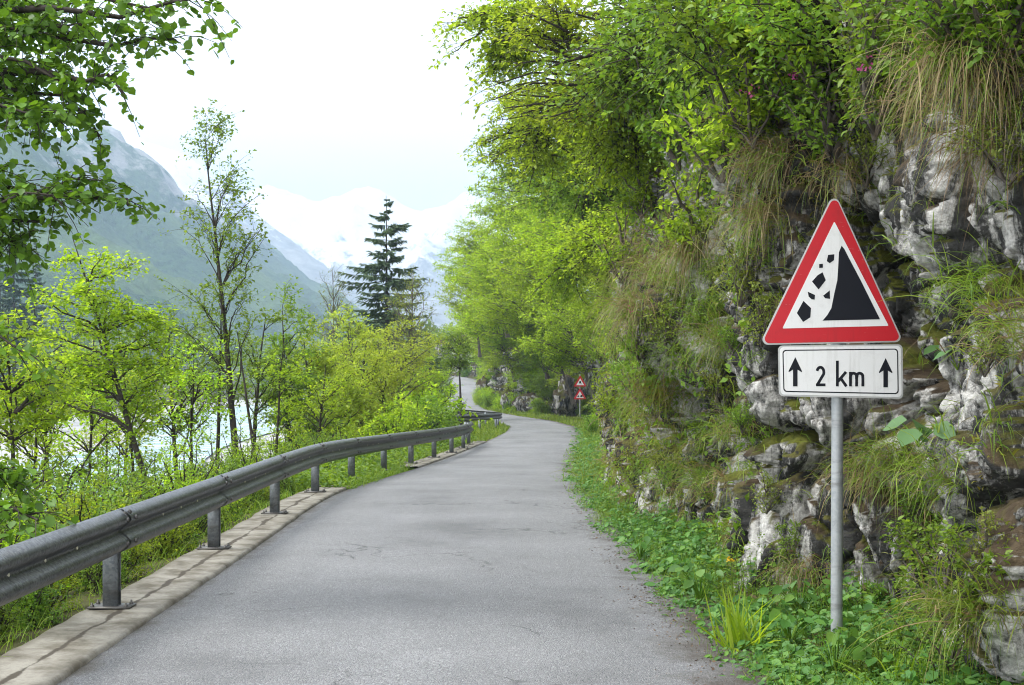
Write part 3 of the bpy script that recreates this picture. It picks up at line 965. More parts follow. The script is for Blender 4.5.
blk = [[(263, 185), (272, 196), (285, 222), (322, 292), (380, 409), (205, 413), (219, 397), (232, 375), (241, 330), (250, 290), (253, 245), (255, 205)],
       [(222, 213), (241, 211), (240, 229), (227, 238), (218, 232)], [(195, 241), (206, 240), (206, 252), (195, 253)],
       [(190, 275), (205, 266), (215, 290), (193, 318), (173, 294)], [(160, 325), (182, 335), (181, 349), (172, 348), (163, 340)],
       [(207, 337), (227, 321), (228, 347), (213, 345)], [(127, 390), (147, 353), (170, 375), (168, 403), (146, 417)]]
join_meshes('falling_rock_symbol', [plate('symbol', zq(b), SD - .006, SD - .004, M['sign_black'], tri) for b in blk], tri)
Q = [(70, 489), (449, 485), (451, 651), (73, 643)]
pan = plate('distance_plate', zq(rounded(Q, 14, 8)), SD - .002, SD + .004, M['sign_edge'], sign)
Q1 = [(75, 494), (444, 490), (446, 646), (78, 638)]
plate('white_field', zq(rounded(Q1, 12, 8)), SD - .0036, SD - .001, M['sign_white'], pan)
Q2 = [(83, 502), (435, 498), (437, 637), (86, 630)]; Q3 = [(86.5, 505.5), (431.5, 501.5), (433.5, 633.5), (89.5, 626.5)]
plate('border_line', zq(rounded(Q2, 11, 8)), SD - .0046, SD - .003, M['sign_black'], pan)
plate('inner_field', zq(rounded(Q3, 9, 8)), SD - .0056, SD - .004, M['sign_white'], pan)
for ax, ay in ((122, 524), (397, 527)):
    o = [(0, 0), (21, 43), (20, 46), (7, 38), (7, 89), (-7, 89), (-7, 38), (-20, 46), (-21, 43)]
    plate('arrow', zq([(ax + a * .98, ay + b) for a, b in o]), SD - .0068, SD - .005, M['sign_black'], pan)
tw = 8.6
arc = lambda cx, cy, rx, ry, a0, a1, n=14: [(cx + rx * math.cos(R(a0 + (a1 - a0) * k / n)), cy - ry * math.sin(R(a0 + (a1 - a0) * k / n))) for k in range(n + 1)]
glyph = [arc(198.5, 570, 10.5, 15, 165, -25) + [(204, 583), (190, 607)], [(185, 608.5), (214, 608.5)],
         [(250, 535), (250, 613)], [(276.5, 569), (252, 598)], [(260, 588), (277.5, 613)],
         [(290, 569), (290, 613)], [(289, 590)] + arc(299, 582, 9.3, 8.8, 150, 10) + [(308.6, 590), (308.6, 613)],
         [(308, 590)] + arc(318, 582, 9.3, 8.8, 150, 10) + [(327.6, 590), (327.6, 613)]]
join_meshes('lettering', [plate('letter', zq(stroke(g, tw)), SD - .0066 - .0001 * k, SD - .005, M['sign_black'], pan) for k, g in enumerate(glyph)], pan)
for z in (2.15, 1.66):
    obj('bracket', cat([box((px_, SD + .05, z), (.11, .10, .03)), box((px_, SD + .012, z), (.3, .022, .025))]), M['bolt'], sign)

FD = 98.
fx = U(580, 385, FD)[0]
far = thing('warning_sign', 'small distant post with two red and white triangular signs at the bend', 'road sign', (fx, FD, float(zr(FD))))
obj('pole', tubes(np.array([[[fx, FD + .06, zr(FD) - .5], [fx, FD + .06, 1.0], [fx, FD + .06, 1.75]]]), np.full((1, 3), .04), 8), M['steel_pole'], far)
for k, (cy, ox) in enumerate(((375.2, .0), (388., -.02))):
    top = U(580.2, cy, FD); s = .90
    tr = lambda q, g=0: [(top[0] + ox, top[2] - g), (top[0] + ox - s / 2 * q, top[2] - g - s * .866 * q), (top[0] + ox + s / 2 * q, top[2] - g - s * .866 * q)]
    p = plate('triangle_plate', rounded(tr(1), .04, 4), FD - .002, FD + .01, M['sign_red'], far)
    plate('white_field', tr(.60, .22), FD - .008, FD - .001, M['sign_white'], p)
    c = (top[0] + ox, top[2] - .52)
    sh = [[(-.05, .13), (.06, .12), (.05, .02), (.1, -.1), (-.02, -.02), (-.09, -.09)]] if k == 0 else [[(-.2, -.1), (-.1, .04), (-.04, -.1)], [(.02, -.1), (.06, .06), (.17, .02), (.19, -.1)]]
    join_meshes('symbol', [plate('mark', [(c[0] + a, c[1] + b) for a, b in q], FD - .014, FD - .006, M['sign_black'], p) for q in sh], p)

# ------------------------------------------------------------------ placing on the cliff
_pp = G.reshape(-1, 3); _pn = GN.reshape(-1, 3)
_sx = 512 + _pp[:, 0] / np.maximum(_pp[:, 1], .1) * F_PX
_sy = HOR - (_pp[:, 2] - EYE) / np.maximum(_pp[:, 1], .1) * F_PX


def on_cliff(px, py, tol=9):
    """the rock point first met along a line of sight"""
    m = np.where((np.abs(_sx - px) < tol) & (np.abs(_sy - py) < tol) & (_pp[:, 1] > 3))[0]
    if len(m) == 0: return None
    i = m[_pp[m, 1].argmin()]
    return _pp[i].astype(float), _pn[i].astype(float)


A_ = np.linalg.norm(np.cross(np.gradient(G, axis=0), np.gradient(G, axis=1)), axis=2).ravel()
rgc = np.random.default_rng(77)
seen = (_sx > 380) & (_sx < 1250) & (_sy > -260) & (_sy < 800) & (_pp[:, 1] > 5.0)
nz_ = fbm(_pp * np.array([.8, .8, .55]), 4, 61); nz2_ = fbm(_pp * .35, 3, 62)
hgt = _pp[:, 2] - zr(_pp[:, 1])
near_rock = 1 - sstep(10.8, 12.2, _pp[:, 1])
gup = np.clip(_pn[:, 2], -.5, 1)
mask = sstep(-.28, .12, nz_ + .4 * gup + .12 * sstep(1.5, 4, hgt)) * (1 - near_rock) + near_rock * np.maximum(sstep(.02, .30, nz_ + .7 * gup - .2), sstep(3.3, 4.3, hgt + .5 * nz_))
mask = mask * seen


def pick(n, wgt):
    wgt = np.where(np.isfinite(wgt), wgt, 0).astype(np.float64); c = np.cumsum(wgt)
    i = np.searchsorted(c, rgc.random(n) * c[-1]); i = np.minimum(i, len(c) - 1)
    return _pp[i].astype(float), _pn[i].astype(float), i


dens = A_ / np.maximum(_pp[:, 1], 6) ** .9
def grass_patch(name, n, wgt, mat, l0, l1, wdt, droop, upw, clump=7):
    P, N, i = pick(n // clump, wgt)
    P = np.repeat(P, clump, 0); N = np.repeat(N, clump, 0)
    P = P + rgc.normal(size=P.shape) * .025
    D = norm(N * .9 + np.array([0, 0, upw]) + rgc.normal(size=P.shape) * .38)
    L = l0 + (l1 - l0) * rgc.random(len(P)) ** 1.3
    Wd = wdt * (.6 + .8 * rgc.random(len(P))) * np.maximum(1, P[:, 1] / 14)
    o = obj(name, blades(P - N * .03, D, L, Wd, droop * (.5 + rgc.random(len(P))), rgc), mat)
    return tag(o, kind='stuff')


grass_patch('cliff_grass', 105000, dens * mask * sstep(-.25, .15, nz2_ + .2), M['grass'], .10, .36, .007, 2.6, .5)
grass_patch('dry_cliff_grass', 48000, dens * mask * sstep(.15, -.15, nz2_), M['straw'], .16, .5, .006, 3.2, .2, 12)
grass_patch('cliff_moss', 60000, dens * mask * sstep(0, .3, nz_), M['moss'], .03, .10, .012, 1.5, .3, 9)
# small-leaved plants on the cliff
P, N, i = pick(7500, dens * mask * sstep(-.05, .25, fbm(_pp * .7, 3, 66)) * sstep(10.5, 12.5, _pp[:, 1]))
k = 9
P = np.repeat(P, k, 0); N = np.repeat(N, k, 0)
P = P + N * (rgc.random((len(P), 1)) * .22 + .02) + rgc.normal(size=P.shape) * .06
tag(obj('cliff_plants', leaves(P, N * .4 + rgc.normal(size=P.shape) * .8 - [0, 0, .3], N * .5 + [0, 0, .9] + rgc.normal(size=P.shape) * .4, .03 + .05 * rgc.random(len(P)) + .0006 * P[:, 1], .6), M['leaf_mid']), kind='stuff')


def tussock(px, py, n, L, mat, label, droop=3.2, up=.35, spread=.12, wdt=.0045, group='grass tussocks hanging from the cliff', seed=0):
    q = on_cliff(px, py)
    if q is None: return
    p, nn = q
    rg = np.random.default_rng(int(px * 7 + py + seed))
    th = thing('grass_tussock', label, 'grass tussock', p, group)
    P = p + rg.normal(size=(n, 3)) * np.array([spread, spread, spread * .5])
    nn = norm(nn * np.array([1, 1, .2]) + np.array([-.4, -.5, 0]))
    D = norm(nn * .8 + np.array([0, 0, up]) + rg.normal(size=(n, 3)) * .55)
    Ln = L * (.25 + .85 * rg.random(n)); Wd = wdt * (.6 + .8 * rg.random(n)); Dr = droop * (.3 + 1.1 * rg.random(n))
    dry = rg.random(n) < {'straw': .72, 'grass': .25, 'moss': .3}[mat.name.split('.')[0]]
    if min(dry.sum(), (~dry).sum()) < 60: dry[:] = dry.mean() > .5
    for nm, mm, sel in (('dry_blades', M['straw'], dry), ('green_blades', M['grass'] if mat != M['moss'] else M['moss'], ~dry)):
        if sel.sum() < 3: continue
        obj(nm, blades(P[sel], D[sel], Ln[sel], Wd[sel], Dr[sel], rg), mm, th)


for a in [(958, 62, 700, .68, 'straw', 'long dry straw tussock hanging at the top right of the cliff above the dark overhang'),
          (1005, 85, 460, .66, 'straw', 'dry hanging grass at the far upper right corner of the cliff'),
          (925, 95, 220, .5, 'straw', 'thin dry tussock left of the large straw curtain at the cliff top'),
          (770, 150, 520, .65, 'straw', 'dry brown tussock hanging just left above the triangular sign'),
          (760, 205, 420, .6, 'straw', 'dry straw tussock on the cliff left of the red sign'),
          (835, 165, 260, .5, 'straw', 'dry grass hanging directly above the tip of the triangular sign'),
          (690, 250, 520, .9, 'straw', 'broad brown grass curtain at the middle of the mossy cliff'),
          (650, 262, 480, .9, 'straw', 'dry tussock jutting from the left outline of the cliff'),
          (632, 300, 420, .9, 'straw', 'pale tussock low on the left outline of the cliff above the far signs'),
          (722, 345, 420, .7, 'grass', 'green tussock on the mossy rock left of the distance plate'),
          (730, 430, 360, .55, 'grass', 'green tussock low on the rock left of the grey pole'),
          (700, 470, 380, .6, 'grass', 'green and dry tussock over the verge plants at the foot of the mossy cliff'),
          (880, 455, 420, .5, 'grass', 'green tussock on the pale rock right of the grey pole'),
          (865, 480, 240, .45, 'straw', 'brown grass tuft hanging over pale rock just right of the pole'),
          (975, 285, 220, .42, 'grass', 'small green tuft on the bare rock right of the red sign'),
          (935, 470, 300, .45, 'grass', 'green tuft beside the large plant leaves on the right rock'),
          (965, 600, 420, .5, 'grass', 'arching green tussock at the foot of the right rock bulge'),
          (1000, 128, 420, .6, 'straw', 'dry tussock over the pale rock knob at the right edge'),
          (1018, 330, 260, .4, 'grass', 'small tuft at the right frame edge level with the 2 km plate'),
          (800, 560, 300, .4, 'straw', 'brown grass tuft on the low rock left of the grey pole foot'),
          (655, 400, 380, .75, 'moss', 'yellow mossy tussock on the cliff edge above the verge')]:
    tussock(a[0], a[1], a[2], a[3], M[a[4]], a[5], droop=3.4 if a[4] == 'straw' else 2.6, up=.15 if a[4] == 'straw' else .6, spread=.12 + .008 * max(0, 0))

for j, (px, py, k) in enumerate([(640, 245, 1), (668, 262, 1), (622, 345, 0), (690, 345, 0), (650, 352, 0), (712, 300, 1), (640, 430, 2), (690, 410, 0), (618, 460, 2), (655, 480, 0), (606, 320, 0), (610, 290, 1), (676, 440, 2), (720, 225, 1), (630, 400, 0), (735, 280, 0)]):
    k = 0 if (k == 1 and j % 2) else k
    tussock(px, py, 190, .42 + .08 * (j % 3), M[('grass', 'straw', 'moss')[k]], ('green grass tussock drooping on the mossy cliff left of the signs', 'dry straw tussock drooping on the mossy cliff left of the signs', 'yellow mossy tussock on the lower cliff left of the pole')[k], droop=2.8, up=.3, spread=.22, group='tussocks on the mossy cliff')

# shrubs rooted in the cliff
SH = [bush_proto('cliff_shrub', 'shrub', 'shrub', 300 + k, M[m], M['bark_grey'], (.55, .55, .45), 16, 8, 8, lf, .22, wr=.55, near=nr, group='leafy shrubs growing on the cliff')
      for k, (m, lf, nr) in enumerate([('leaf_fresh', .060, True), ('leaf_mid', .058, True), ('leaf_beech', .066, True), ('leaf_small', .05, True)])]
spots = [(690, 70, 1.1, 0), (745, 35, 1.0, 2), (800, 40, 1.0, 1), (842, 62, 1.0, 1), (788, 100, .9, 0), (832, 118, .9, 1), (722, 130, 1.0, 2), (676, 130, 1.1, 0),
         (650, 90, 1.2, 2), (748, 95, .9, 2), (640, 190, 1., 2), (700, 205, 1.0, 2), (735, 270, .6, 3), (665, 330, .7, 3), (700, 300, .6, 0), (620, 240, 1.3, 2), (640, 375, .7, 1),
         (715, 385, .7, 3), (870, 30, .9, 1), (612, 330, .9, 2), (605, 385, .8, 2), (660, 440, .5, 3), (910, 20, .8, 1), (765, 60, .8, 1), (880, 95, .7, 1), (820, 15, .9, 2),
         (950, 560, .6, 1), (925, 520, .5, 0), (905, 90, .6, 3), (770, 20, 1.0, 2), (715, 20, 1.1, 2), (860, 140, .5, 3), (990, 20, .9, 1), (690, 420, .45, 1), (630, 450, .5, 3), (760, 300, .5, 3), (905, 545, .5, 0), (930, 600, .55, 1), (885, 620, .5, 0), (915, 490, .45, 0), (955, 640, .5, 1), (930, 35, .8, 1), (968, 15, .8, 0), (1008, 40, .7, 1), (890, 60, .8, 3), (1010, 130, .5, 3), (900, 440, .35, 3), (870, 580, .4, 0), (985, 520, .35, 3), (760, 470, .35, 3), (790, 540, .4, 1), (985, 330, .3, 3), (655, 225, .55, 1), (625, 285, .6, 0), (680, 280, .45, 1), (640, 320, .6, 1), (710, 250, .4, 0), (690, 365, .4, 1), (620, 365, .6, 0), (655, 395, .5, 1), (725, 330, .35, 0), (615, 415, .6, 1), (670, 455, .4, 0), (750, 230, .35, 1), (740, 400, .3, 0), (600, 345, .8, 1), (705, 480, .35, 1)]
used = set()
for j, (px, py, sc, k) in enumerate(spots):
    q = on_cliff(px, py + 10)
    if q is None: continue
    p, nn = q
    lab = ('leafy green shrub crowding the top of the cliff above the signs' if py < 160 else 'small leafy shrub rooted on the mossy cliff left of the pole' if px < 780 else 'small leafy shrub in the rock right of the grey pole')
    rz = float(np.random.default_rng(j).random() * 6.28)
    loc = p + norm(nn * np.array([1, 1, 0])) * .12 * sc - np.array([0, 0, .12])
    grp = 'leafy shrubs ' + ('at the cliff top' if py < 160 else 'on the mossy cliff' if px < 780 else 'in the right rock')
    if k not in used:
        used.add(k); o = SH[k]; o.location = loc; o.rotation_euler = (0, 0, rz); o.scale = (sc,) * 3; o['label'] = lab; o['group'] = grp
    else:
        dup(SH[k], loc, rz, sc, lab, grp)

# pink flowers among the top shrubs
for j, (px, py) in enumerate([(800, 15), (745, 92), (788, 88), (866, 128), (875, 66), (655, 300)]):
    q = on_cliff(px, py, 14)
    if q is None: continue
    p, nn = q; rg = np.random.default_rng(900 + j)
    p = p + norm(nn + [-.5, -1, 0]) * .4
    lab = ['pink flowers at the very top above the sign', 'pink flowers in the shrub up left of the sign', 'small pink flowers above and left of the sign tip', 'bright pink flower under the overhang above the sign', 'single pink flower cluster beside the hanging straw', 'pink flowers on the left outline of the cliff'][j]
    th = thing('pink_flower', lab, 'flower', p)
    st = np.stack([p - np.array([0, -.25, .2]), p - np.array([0, -.1, .06]), p])[None]
    obj('stem', tubes(st, np.full((1, 3), .003), 4), M['leaf_mid'], th)
    n = 14
    obj('blossom', leaves(p + rg.normal(size=(n, 3)) * .025, rg.normal(size=(n, 3)), rg.normal(size=(n, 3)), np.full(n, .028), .8), M['pink'], th)

# big butterbur-like leaves and single verge plants
def leafy(name, label, cat_, p, n, L, mat, wr, seed, stem=.3, spread=.25, tilt=.5):
    rg = np.random.default_rng(seed); p = np.asarray(p, float)
    th = thing(name, label, cat_, p)
    a = rg.random(n) * 6.28; r = spread * (.3 + .7 * rg.random(n))
    e = p + np.stack([np.cos(a) * r, np.sin(a) * r, stem * (.5 + .6 * rg.random(n))], 1)
    m = (p + e) / 2 + np.array([0, 0, .3 * stem])
    B = bez(np.repeat(p[None], n, 0), m, e, 5)
    obj('stem', tubes(B, np.full((n, 5), .004), 4), M['leaf_mid'], th, smooth=True)
    ax = np.stack([np.cos(a), np.sin(a), -.25 - .4 * rg.random(n)], 1)
    nm = np.array([0, -.25, 1.]) + rg.normal(size=(n, 3)) * tilt
    obj('foliage', leaves(e - norm(ax) * L * .25, ax, nm, L * (.7 + .5 * rg.random(n)), wr, .12, True), mat, th)


for (px, py, n, L, lab) in [(915, 440, 6, .17, 'broad blue green leaves on the rock right of the grey pole'), (905, 85, 3, .16, 'single large blue green leaf hanging at the top of the dark overhang'),
                            (950, 375, 4, .13, 'small broad leaves on the bare rock right of the distance plate')]:
    q = on_cliff(px, py)
    if q is not None: leafy('broad_leaf_plant', lab, 'plant', q[0] + q[1] * .03, n, L, M['leaf_blue'], .75, int(px), .12, .16)

# ------------------------------------------------------------------ right verge
rgv = np.random.default_rng(5)
def verge_pts(n, y0, y1, pw=1.0):
    y = y0 * (y1 / y0) ** (rgv.random(n) ** pw)
    a = rp(y, 1.66)[:, 0] + .16 * fbm(np.stack([y * .9, y * 0, y * 0], 1), 4, 12) - .12 * sstep(12, 16, y) - .25 * sstep(20, 27, y) + .28 * (1 - sstep(7, 10, y))
    b = cl_x(y) + .25
    w = np.clip(b - a, .25, 3)
    t = rgv.random(n) ** .85
    x = a + w * t
    return x, y, t


def herbs(name, n, k, hmin, hmax, lsz, wr, mat, seed, thr, y0=5.0, y1=75, tmin=0., spread=.07, stems=True):
    x, y, t = verge_pts(n, y0, y1)
    cl_ = fbm(np.stack([x * 2.4, y * 1.6, x * 0], 1), 4, seed)
    m = (cl_ > thr) & (t > tmin)
    x, y, t, cl_ = x[m], y[m], t[m], cl_[m]
    h = (hmin + hmax * t ** 1.1) * (.35 + .8 * rgv.random(len(x))) * np.clip(1.15 - y / 90, .6, 1) * (.75 + .8 * np.clip(cl_ - thr, 0, .5))
    b0 = np.stack([x, y, zr(y) - .03], 1)
    P = np.repeat(b0, k, 0); a = rgv.random(len(P)) * 6.28; H = np.repeat(h, k) * (.25 + .75 * rgv.random(len(P)))
    P = P + np.stack([np.cos(a), np.sin(a), np.zeros(len(P))], 1) * (.02 + spread * rgv.random((len(P), 1))) + np.stack([0 * H, 0 * H, H], 1)
    ax = np.stack([np.cos(a), np.sin(a), -.25 + .7 * (rgv.random(len(P)) - .6)], 1)
    L = np.repeat(.6 + .8 * rgv.random(len(x)), k) * lsz * (.6 + .7 * rgv.random(len(P)))
    tag(obj(name, leaves(P, ax, np.array([-.25, -.3, 1.]) + rgv.normal(size=P.shape) * .5, L * np.maximum(1, P[:, 1] / 22), wr, .12, True), mat), kind='stuff')
    if stems:
        st = bez(b0, b0 + np.array([0, 0, 1.]) * h[:, None] * .5, b0 + np.array([0, 0, .9]) * h[:, None] + rgv.normal(size=b0.shape) * .02, 3)
        tag(obj('verge_stems', tubes(st, np.full((len(st), 3), .0025), 3), M['leaf_mid']), kind='stuff')


herbs('verge_plants', 5600, 8, .04, .34, .058, .68, M['leaf_verge'], 91, -.12)
herbs('verge_plants', 5200, 12, .05, .30, .034, .55, M['leaf_verge'], 92, -.05, spread=.09)
herbs('verge_plants', 2600, 6, .05, .30, .078, .8, M['leaf_verge'], 93, .0, tmin=.1, spread=.1)
herbs('verge_plants', 5200, 14, .08, .46, .030, .32, M['leaf_mid'], 94, .02, tmin=.2, spread=.06)
x, y, t = verge_pts(16000, 5.0, 60)
P = np.stack([x, y, zr(y) - .04], 1)
D = np.array([0, 0, 1.]) + rgv.normal(size=P.shape) * .4
tag(obj('verge_grass', blades(P, D, .06 + (.10 + .22 * t) * rgv.random(len(P)) ** 1.5, .0045 * np.maximum(1, y / 12), 1.6 * rgv.random(len(P)), rgv), M['grass']), kind='stuff')
# dead leaves and grit along the edge of the asphalt
x, y, t = verge_pts(9000, 5.0, 40)
m_ = fbm(np.stack([x * 3, y * 1.6, x * 0], 1), 4, 55) > .12
x, y, t = x[m_], y[m_], t[m_]
x = x - .05 - .28 * rgv.random(len(x)) ** 2 * (rgv.random(len(x)) < .7) - (x - rp(y, 1.5)[:, 0]) * .7
P = np.stack([x, y, zr(y) + .012 + .012 * rgv.random(len(x))], 1)
tag(obj('leaf_litter', leaves(P, rgv.normal(size=P.shape) * [1, 1, .15], np.array([0, 0, 1.]) + rgv.normal(size=P.shape) * .35, .007 + .022 * rgv.random(len(P)) ** 2, .5), M['litter']), kind='stuff')
x, y, t = verge_pts(5000, 5.0, 30)
P = np.stack([x, y, zr(y) - .02 + .10 * t * rgv.random(len(x))], 1)
tag(obj('leaf_litter', leaves(P, rgv.normal(size=P.shape) * [1, 1, .3], np.array([0, 0, 1.]) + rgv.normal(size=P.shape) * .5, .02 + .04 * rgv.random(len(P)), .5), M['litter']), kind='stuff')
for (px, py, d, n, L, lab) in [(738, 640, 8.9, 60, .42, 'upright clump of long strap leaves beside the asphalt left of the pole'), (905, 672, 7.6, 34, .34, 'small strap leaved clump at the bottom right foot of the rock')]:
    p = U(px, py, d); p[2] = -.03
    th = thing('leaf_clump', lab, 'plant', p)
    rg = np.random.default_rng(int(px))
    PP = p + rg.normal(size=(n, 3)) * np.array([.07, .07, .01])
    obj('blades', blades(PP, np.array([0, 0, 1.]) + rg.normal(size=(n, 3)) * .33, L * (.5 + .6 * rg.random(n)), np.full(n, .017), 1.0 * rg.random(n), rg), M['leaf_lime'], th)
for j, (px, py, d, lab) in enumerate([(790, 640, 8.9, 'broad leaved plant between the asphalt and the grey pole'), (700, 585, 10.6, 'broad leaved plant at the road edge under the mossy rock'), (640, 555, 13, 'leafy plant spilling over the road edge left of the rock'),
                                      (880, 668, 7.9, 'broad leaved plant in the verge right of the grey pole'), (835, 672, 7.9, 'low plant in front of the grey pole foot'), (800, 600, 9.8, 'plant against the pale rock left of the pole')]):
    p = U(px, py, d); p[2] = 0
    leafy('broad_leaf_plant', lab, 'plant', p, 16, .10, M['leaf_verge'], .7, 40 + j, .26, .2)
p = U(731, 560, 10.2); th = thing('yellow_flower', 'small yellow flower in the verge left of the pole', 'flower', (p[0], p[1], 0.))
obj('stem', tubes(np.array([[[p[0], p[1], 0], [p[0] + .01, p[1], .2], [p[0], p[1], p[2] + .0]]]), np.full((1, 3), .003), 4), M['leaf_mid'], th)
rg = np.random.default_rng(3); obj('blossom', leaves(np.repeat(p[None], 12, 0) + rg.normal(size=(12, 3)) * .012, rg.normal(size=(12, 3)), rg.normal(size=(12, 3)), np.full(12, .03), .6), M['yellow'], th)
# far right verge and left verges
def strip_grass(name, y0, y1, o0, o1, n, l0, l1, mat, seed, w=.006):
    rg = np.random.default_rng(seed)
    y = y0 + (y1 - y0) * rg.random(n); o = o0 + (o1 - o0) * rg.random(n)
    P = rp(y, o, -.06)
    D = np.array([0, 0, 1.]) + rg.normal(size=P.shape) * .45
    tag(obj(name, blades(P, D, l0 + (l1 - l0) * rg.random(n), w * np.maximum(1, y / 13), 1.8 * rg.random(n), rg), mat), kind='stuff')


strip_grass('verge_grass', 22.2, 30, -1.75, -3.4, 4200, .06, .28, M['grass'], 8)
strip_grass('verge_grass', 30, 50, -2.0, -3.2, 3200, .06, .28, M['grass'], 9)
strip_grass('verge_grass', 50, 95, -1.75, -4.5, 5000, .08, .3, M['grass'], 10, .008)
strip_grass('verge_grass', 55, 190, 1.8, 4.2, 14000, .1, .4, M['grass'], 11, .007)
strip_grass('verge_grass', 4, 22.4, -2.44, -2.8, 900, .05, .25, M['grass'], 12)
strip_grass('kerb_edge_grass', 4, 22.4, -1.88, -1.93, 500, .015, .05, M['grass'], 14)
rg = np.random.default_rng(44)
n = 9000; y = 21.8 + 30 * rg.random(n) ** 1.4; o = -1.85 - .25 * (y > 29.5) - 1.4 * rg.random(n); P = rp(y, o, -.03)
P[:, 2] += .3 * rg.random(n) * np.clip((-o - 1.7) / .8, .15, 1)
tag(obj('verge_plants', leaves(P, rg.normal(size=P.shape) * [1, 1, .3], np.array([0, 0, 1.]) + rg.normal(size=P.shape) * .4, .05 + .07 * rg.random(n), .6), M['leaf_fresh']), kind='stuff')

# ------------------------------------------------------------------ left bank: single trees
def lb(px, d):
    x = (px - 512) / F_PX * d
    return np.array([x, d, float(ground_z(np.array([x]), np.array([d]))[0])])


q = [((-190, 40, 10.6), (50, 12, 10.1), (226, -6, 9.6)), ((-190, 60, 10.6), (40, 42, 10.2), (176, 40, 9.9)), ((-190, 80, 10.6), (35, 62, 10.0), (126, 96, 9.7)),
     ((-190, 90, 10.6), (20, 84, 10.2), (102, 140, 10.0)), ((-190, 190, 10.6), (15, 198, 10.1), (128, 206, 9.8)), ((-190, 180, 10.6), (-10, 188, 10.2), (96, 180, 9.8)),
     ((-190, 30, 10.6), (0, 20, 10.4), (118, -40, 10.4)), ((-190, 60, 10.6), (-20, 70, 10.4), (36, 125, 10.4)), ((-190, 10, 10.6), (0, 0, 10.6), (70, 40, 10.8)),
     ((-190, 230, 10.6), (-40, 240, 10.2), (14, 246, 10.2)), ((-190, 120, 10.6), (-60, 90, 10.5), (66, 64, 11.0)), ((-190, 330, 10.6), (-60, 335, 10.0), (22, 352, 9.6)),
     ((-190, 0, 10.6), (-20, -40, 10.6), (170, -60, 10.2)), ((-190, 100, 10.6), (-30, 100, 10.8), (20, 60, 11.2)), ((-190, 40, 10.6), (-60, 30, 11.), (40, 20, 11.4)),
     ((-190, -60, 10.6), (0, -120, 10.6), (150, -160, 10.2)), ((-190, 130, 10.6), (-80, 150, 10.), (0, 170, 9.8)), ((-190, 500, 10.6), (-60, 500, 9.6), (38, 520, 9.0)), ((-190, 460, 10.6), (-70, 470, 9.6), (10, 480, 9.4)),
     ((-190, 20, 10.6), (-20, 30, 10.2), (90, 22, 10.)), ((-190, 50, 10.6), (-40, 50, 10.), (64, 84, 9.8)), ((-190, 20, 10.6), (-20, 0, 10.), (150, 8, 9.7)), ((-190, 70, 10.6), (-60, 90, 9.9), (50, 112, 9.6)),
     ((-190, 200, 10.6), (-60, 200, 9.9), (66, 196, 9.5)), ((-190, 10, 10.6), (-60, 40, 10.4), (26, 30, 10.)), ((-190, 110, 10.6), (-60, 110, 10.4), (10, 104, 10.)), ((-190, 220, 10.6), (-60, 214, 10.3), (40, 222, 10.1))]
LM = np.array([[U(*v) for v in b] for b in q])
base = lb(-190, 10.7)
tree('linden_tree', 'overhanging tree with dark green rounded leaves filling the upper left corner', 'tree', base, U(-170, -300, 10.8), .16, (0, 0, 0), (1.6, 1.2, 2), M['bark_dark'], M['leaf_dark'], 11,
     n_limb=1, n_twig=30, n_leaf=10, leaf=.066, tw_len=.30, wr=.85, near=True, r0=.032, limbs=LM, flat=.6, droop=.35)
tree('alder_tree', 'tall slender tree with a dark trunk and sparse leaves behind the guardrail', 'tree', lb(241, 28), U(205, 140, 28), .082, U(219, 268, 28), (.95, .95, 3.3), M['bark_dark'], M['leaf_mid'], 12,
     bend=(.08, 0, 0), wob=.012, n_limb=60, n_twig=9, n_leaf=8, leaf=.078, tw_len=.46, rise=1.5, wr=.6, r0=.024, flat=.4, stems=[(lb(215, 28.4), U(221, 300, 28.4), .06), (lb(262, 27.5), U(236, 330, 27.8), .05)])
tree('maple_tree', 'bright yellow green tree leaning left in front of the river', 'tree', lb(165, 21), U(66, 238, 22), .062, U(100, 345, 22), (1.25, 1.2, 1.7), M['bark_dark'], M['leaf_lime'], 13,
     bend=(.1, 0, -.1), n_limb=44, n_twig=13, n_leaf=13, leaf=.078, tw_len=.44, rise=.4, wr=.65, r0=.028, flat=.9, droop=.2)
tree('hazel_tree', 'low bright green tree at the left frame edge over the river', 'tree', lb(20, 20), U(10, 320, 20), .06, U(18, 380, 20), (1.1, 1.1, .95), M['bark_dark'], M['leaf_lime'], 14,
     n_limb=30, n_twig=11, n_leaf=11, leaf=.08, tw_len=.4, rise=.5, wr=.6, r0=.024, flat=.85)
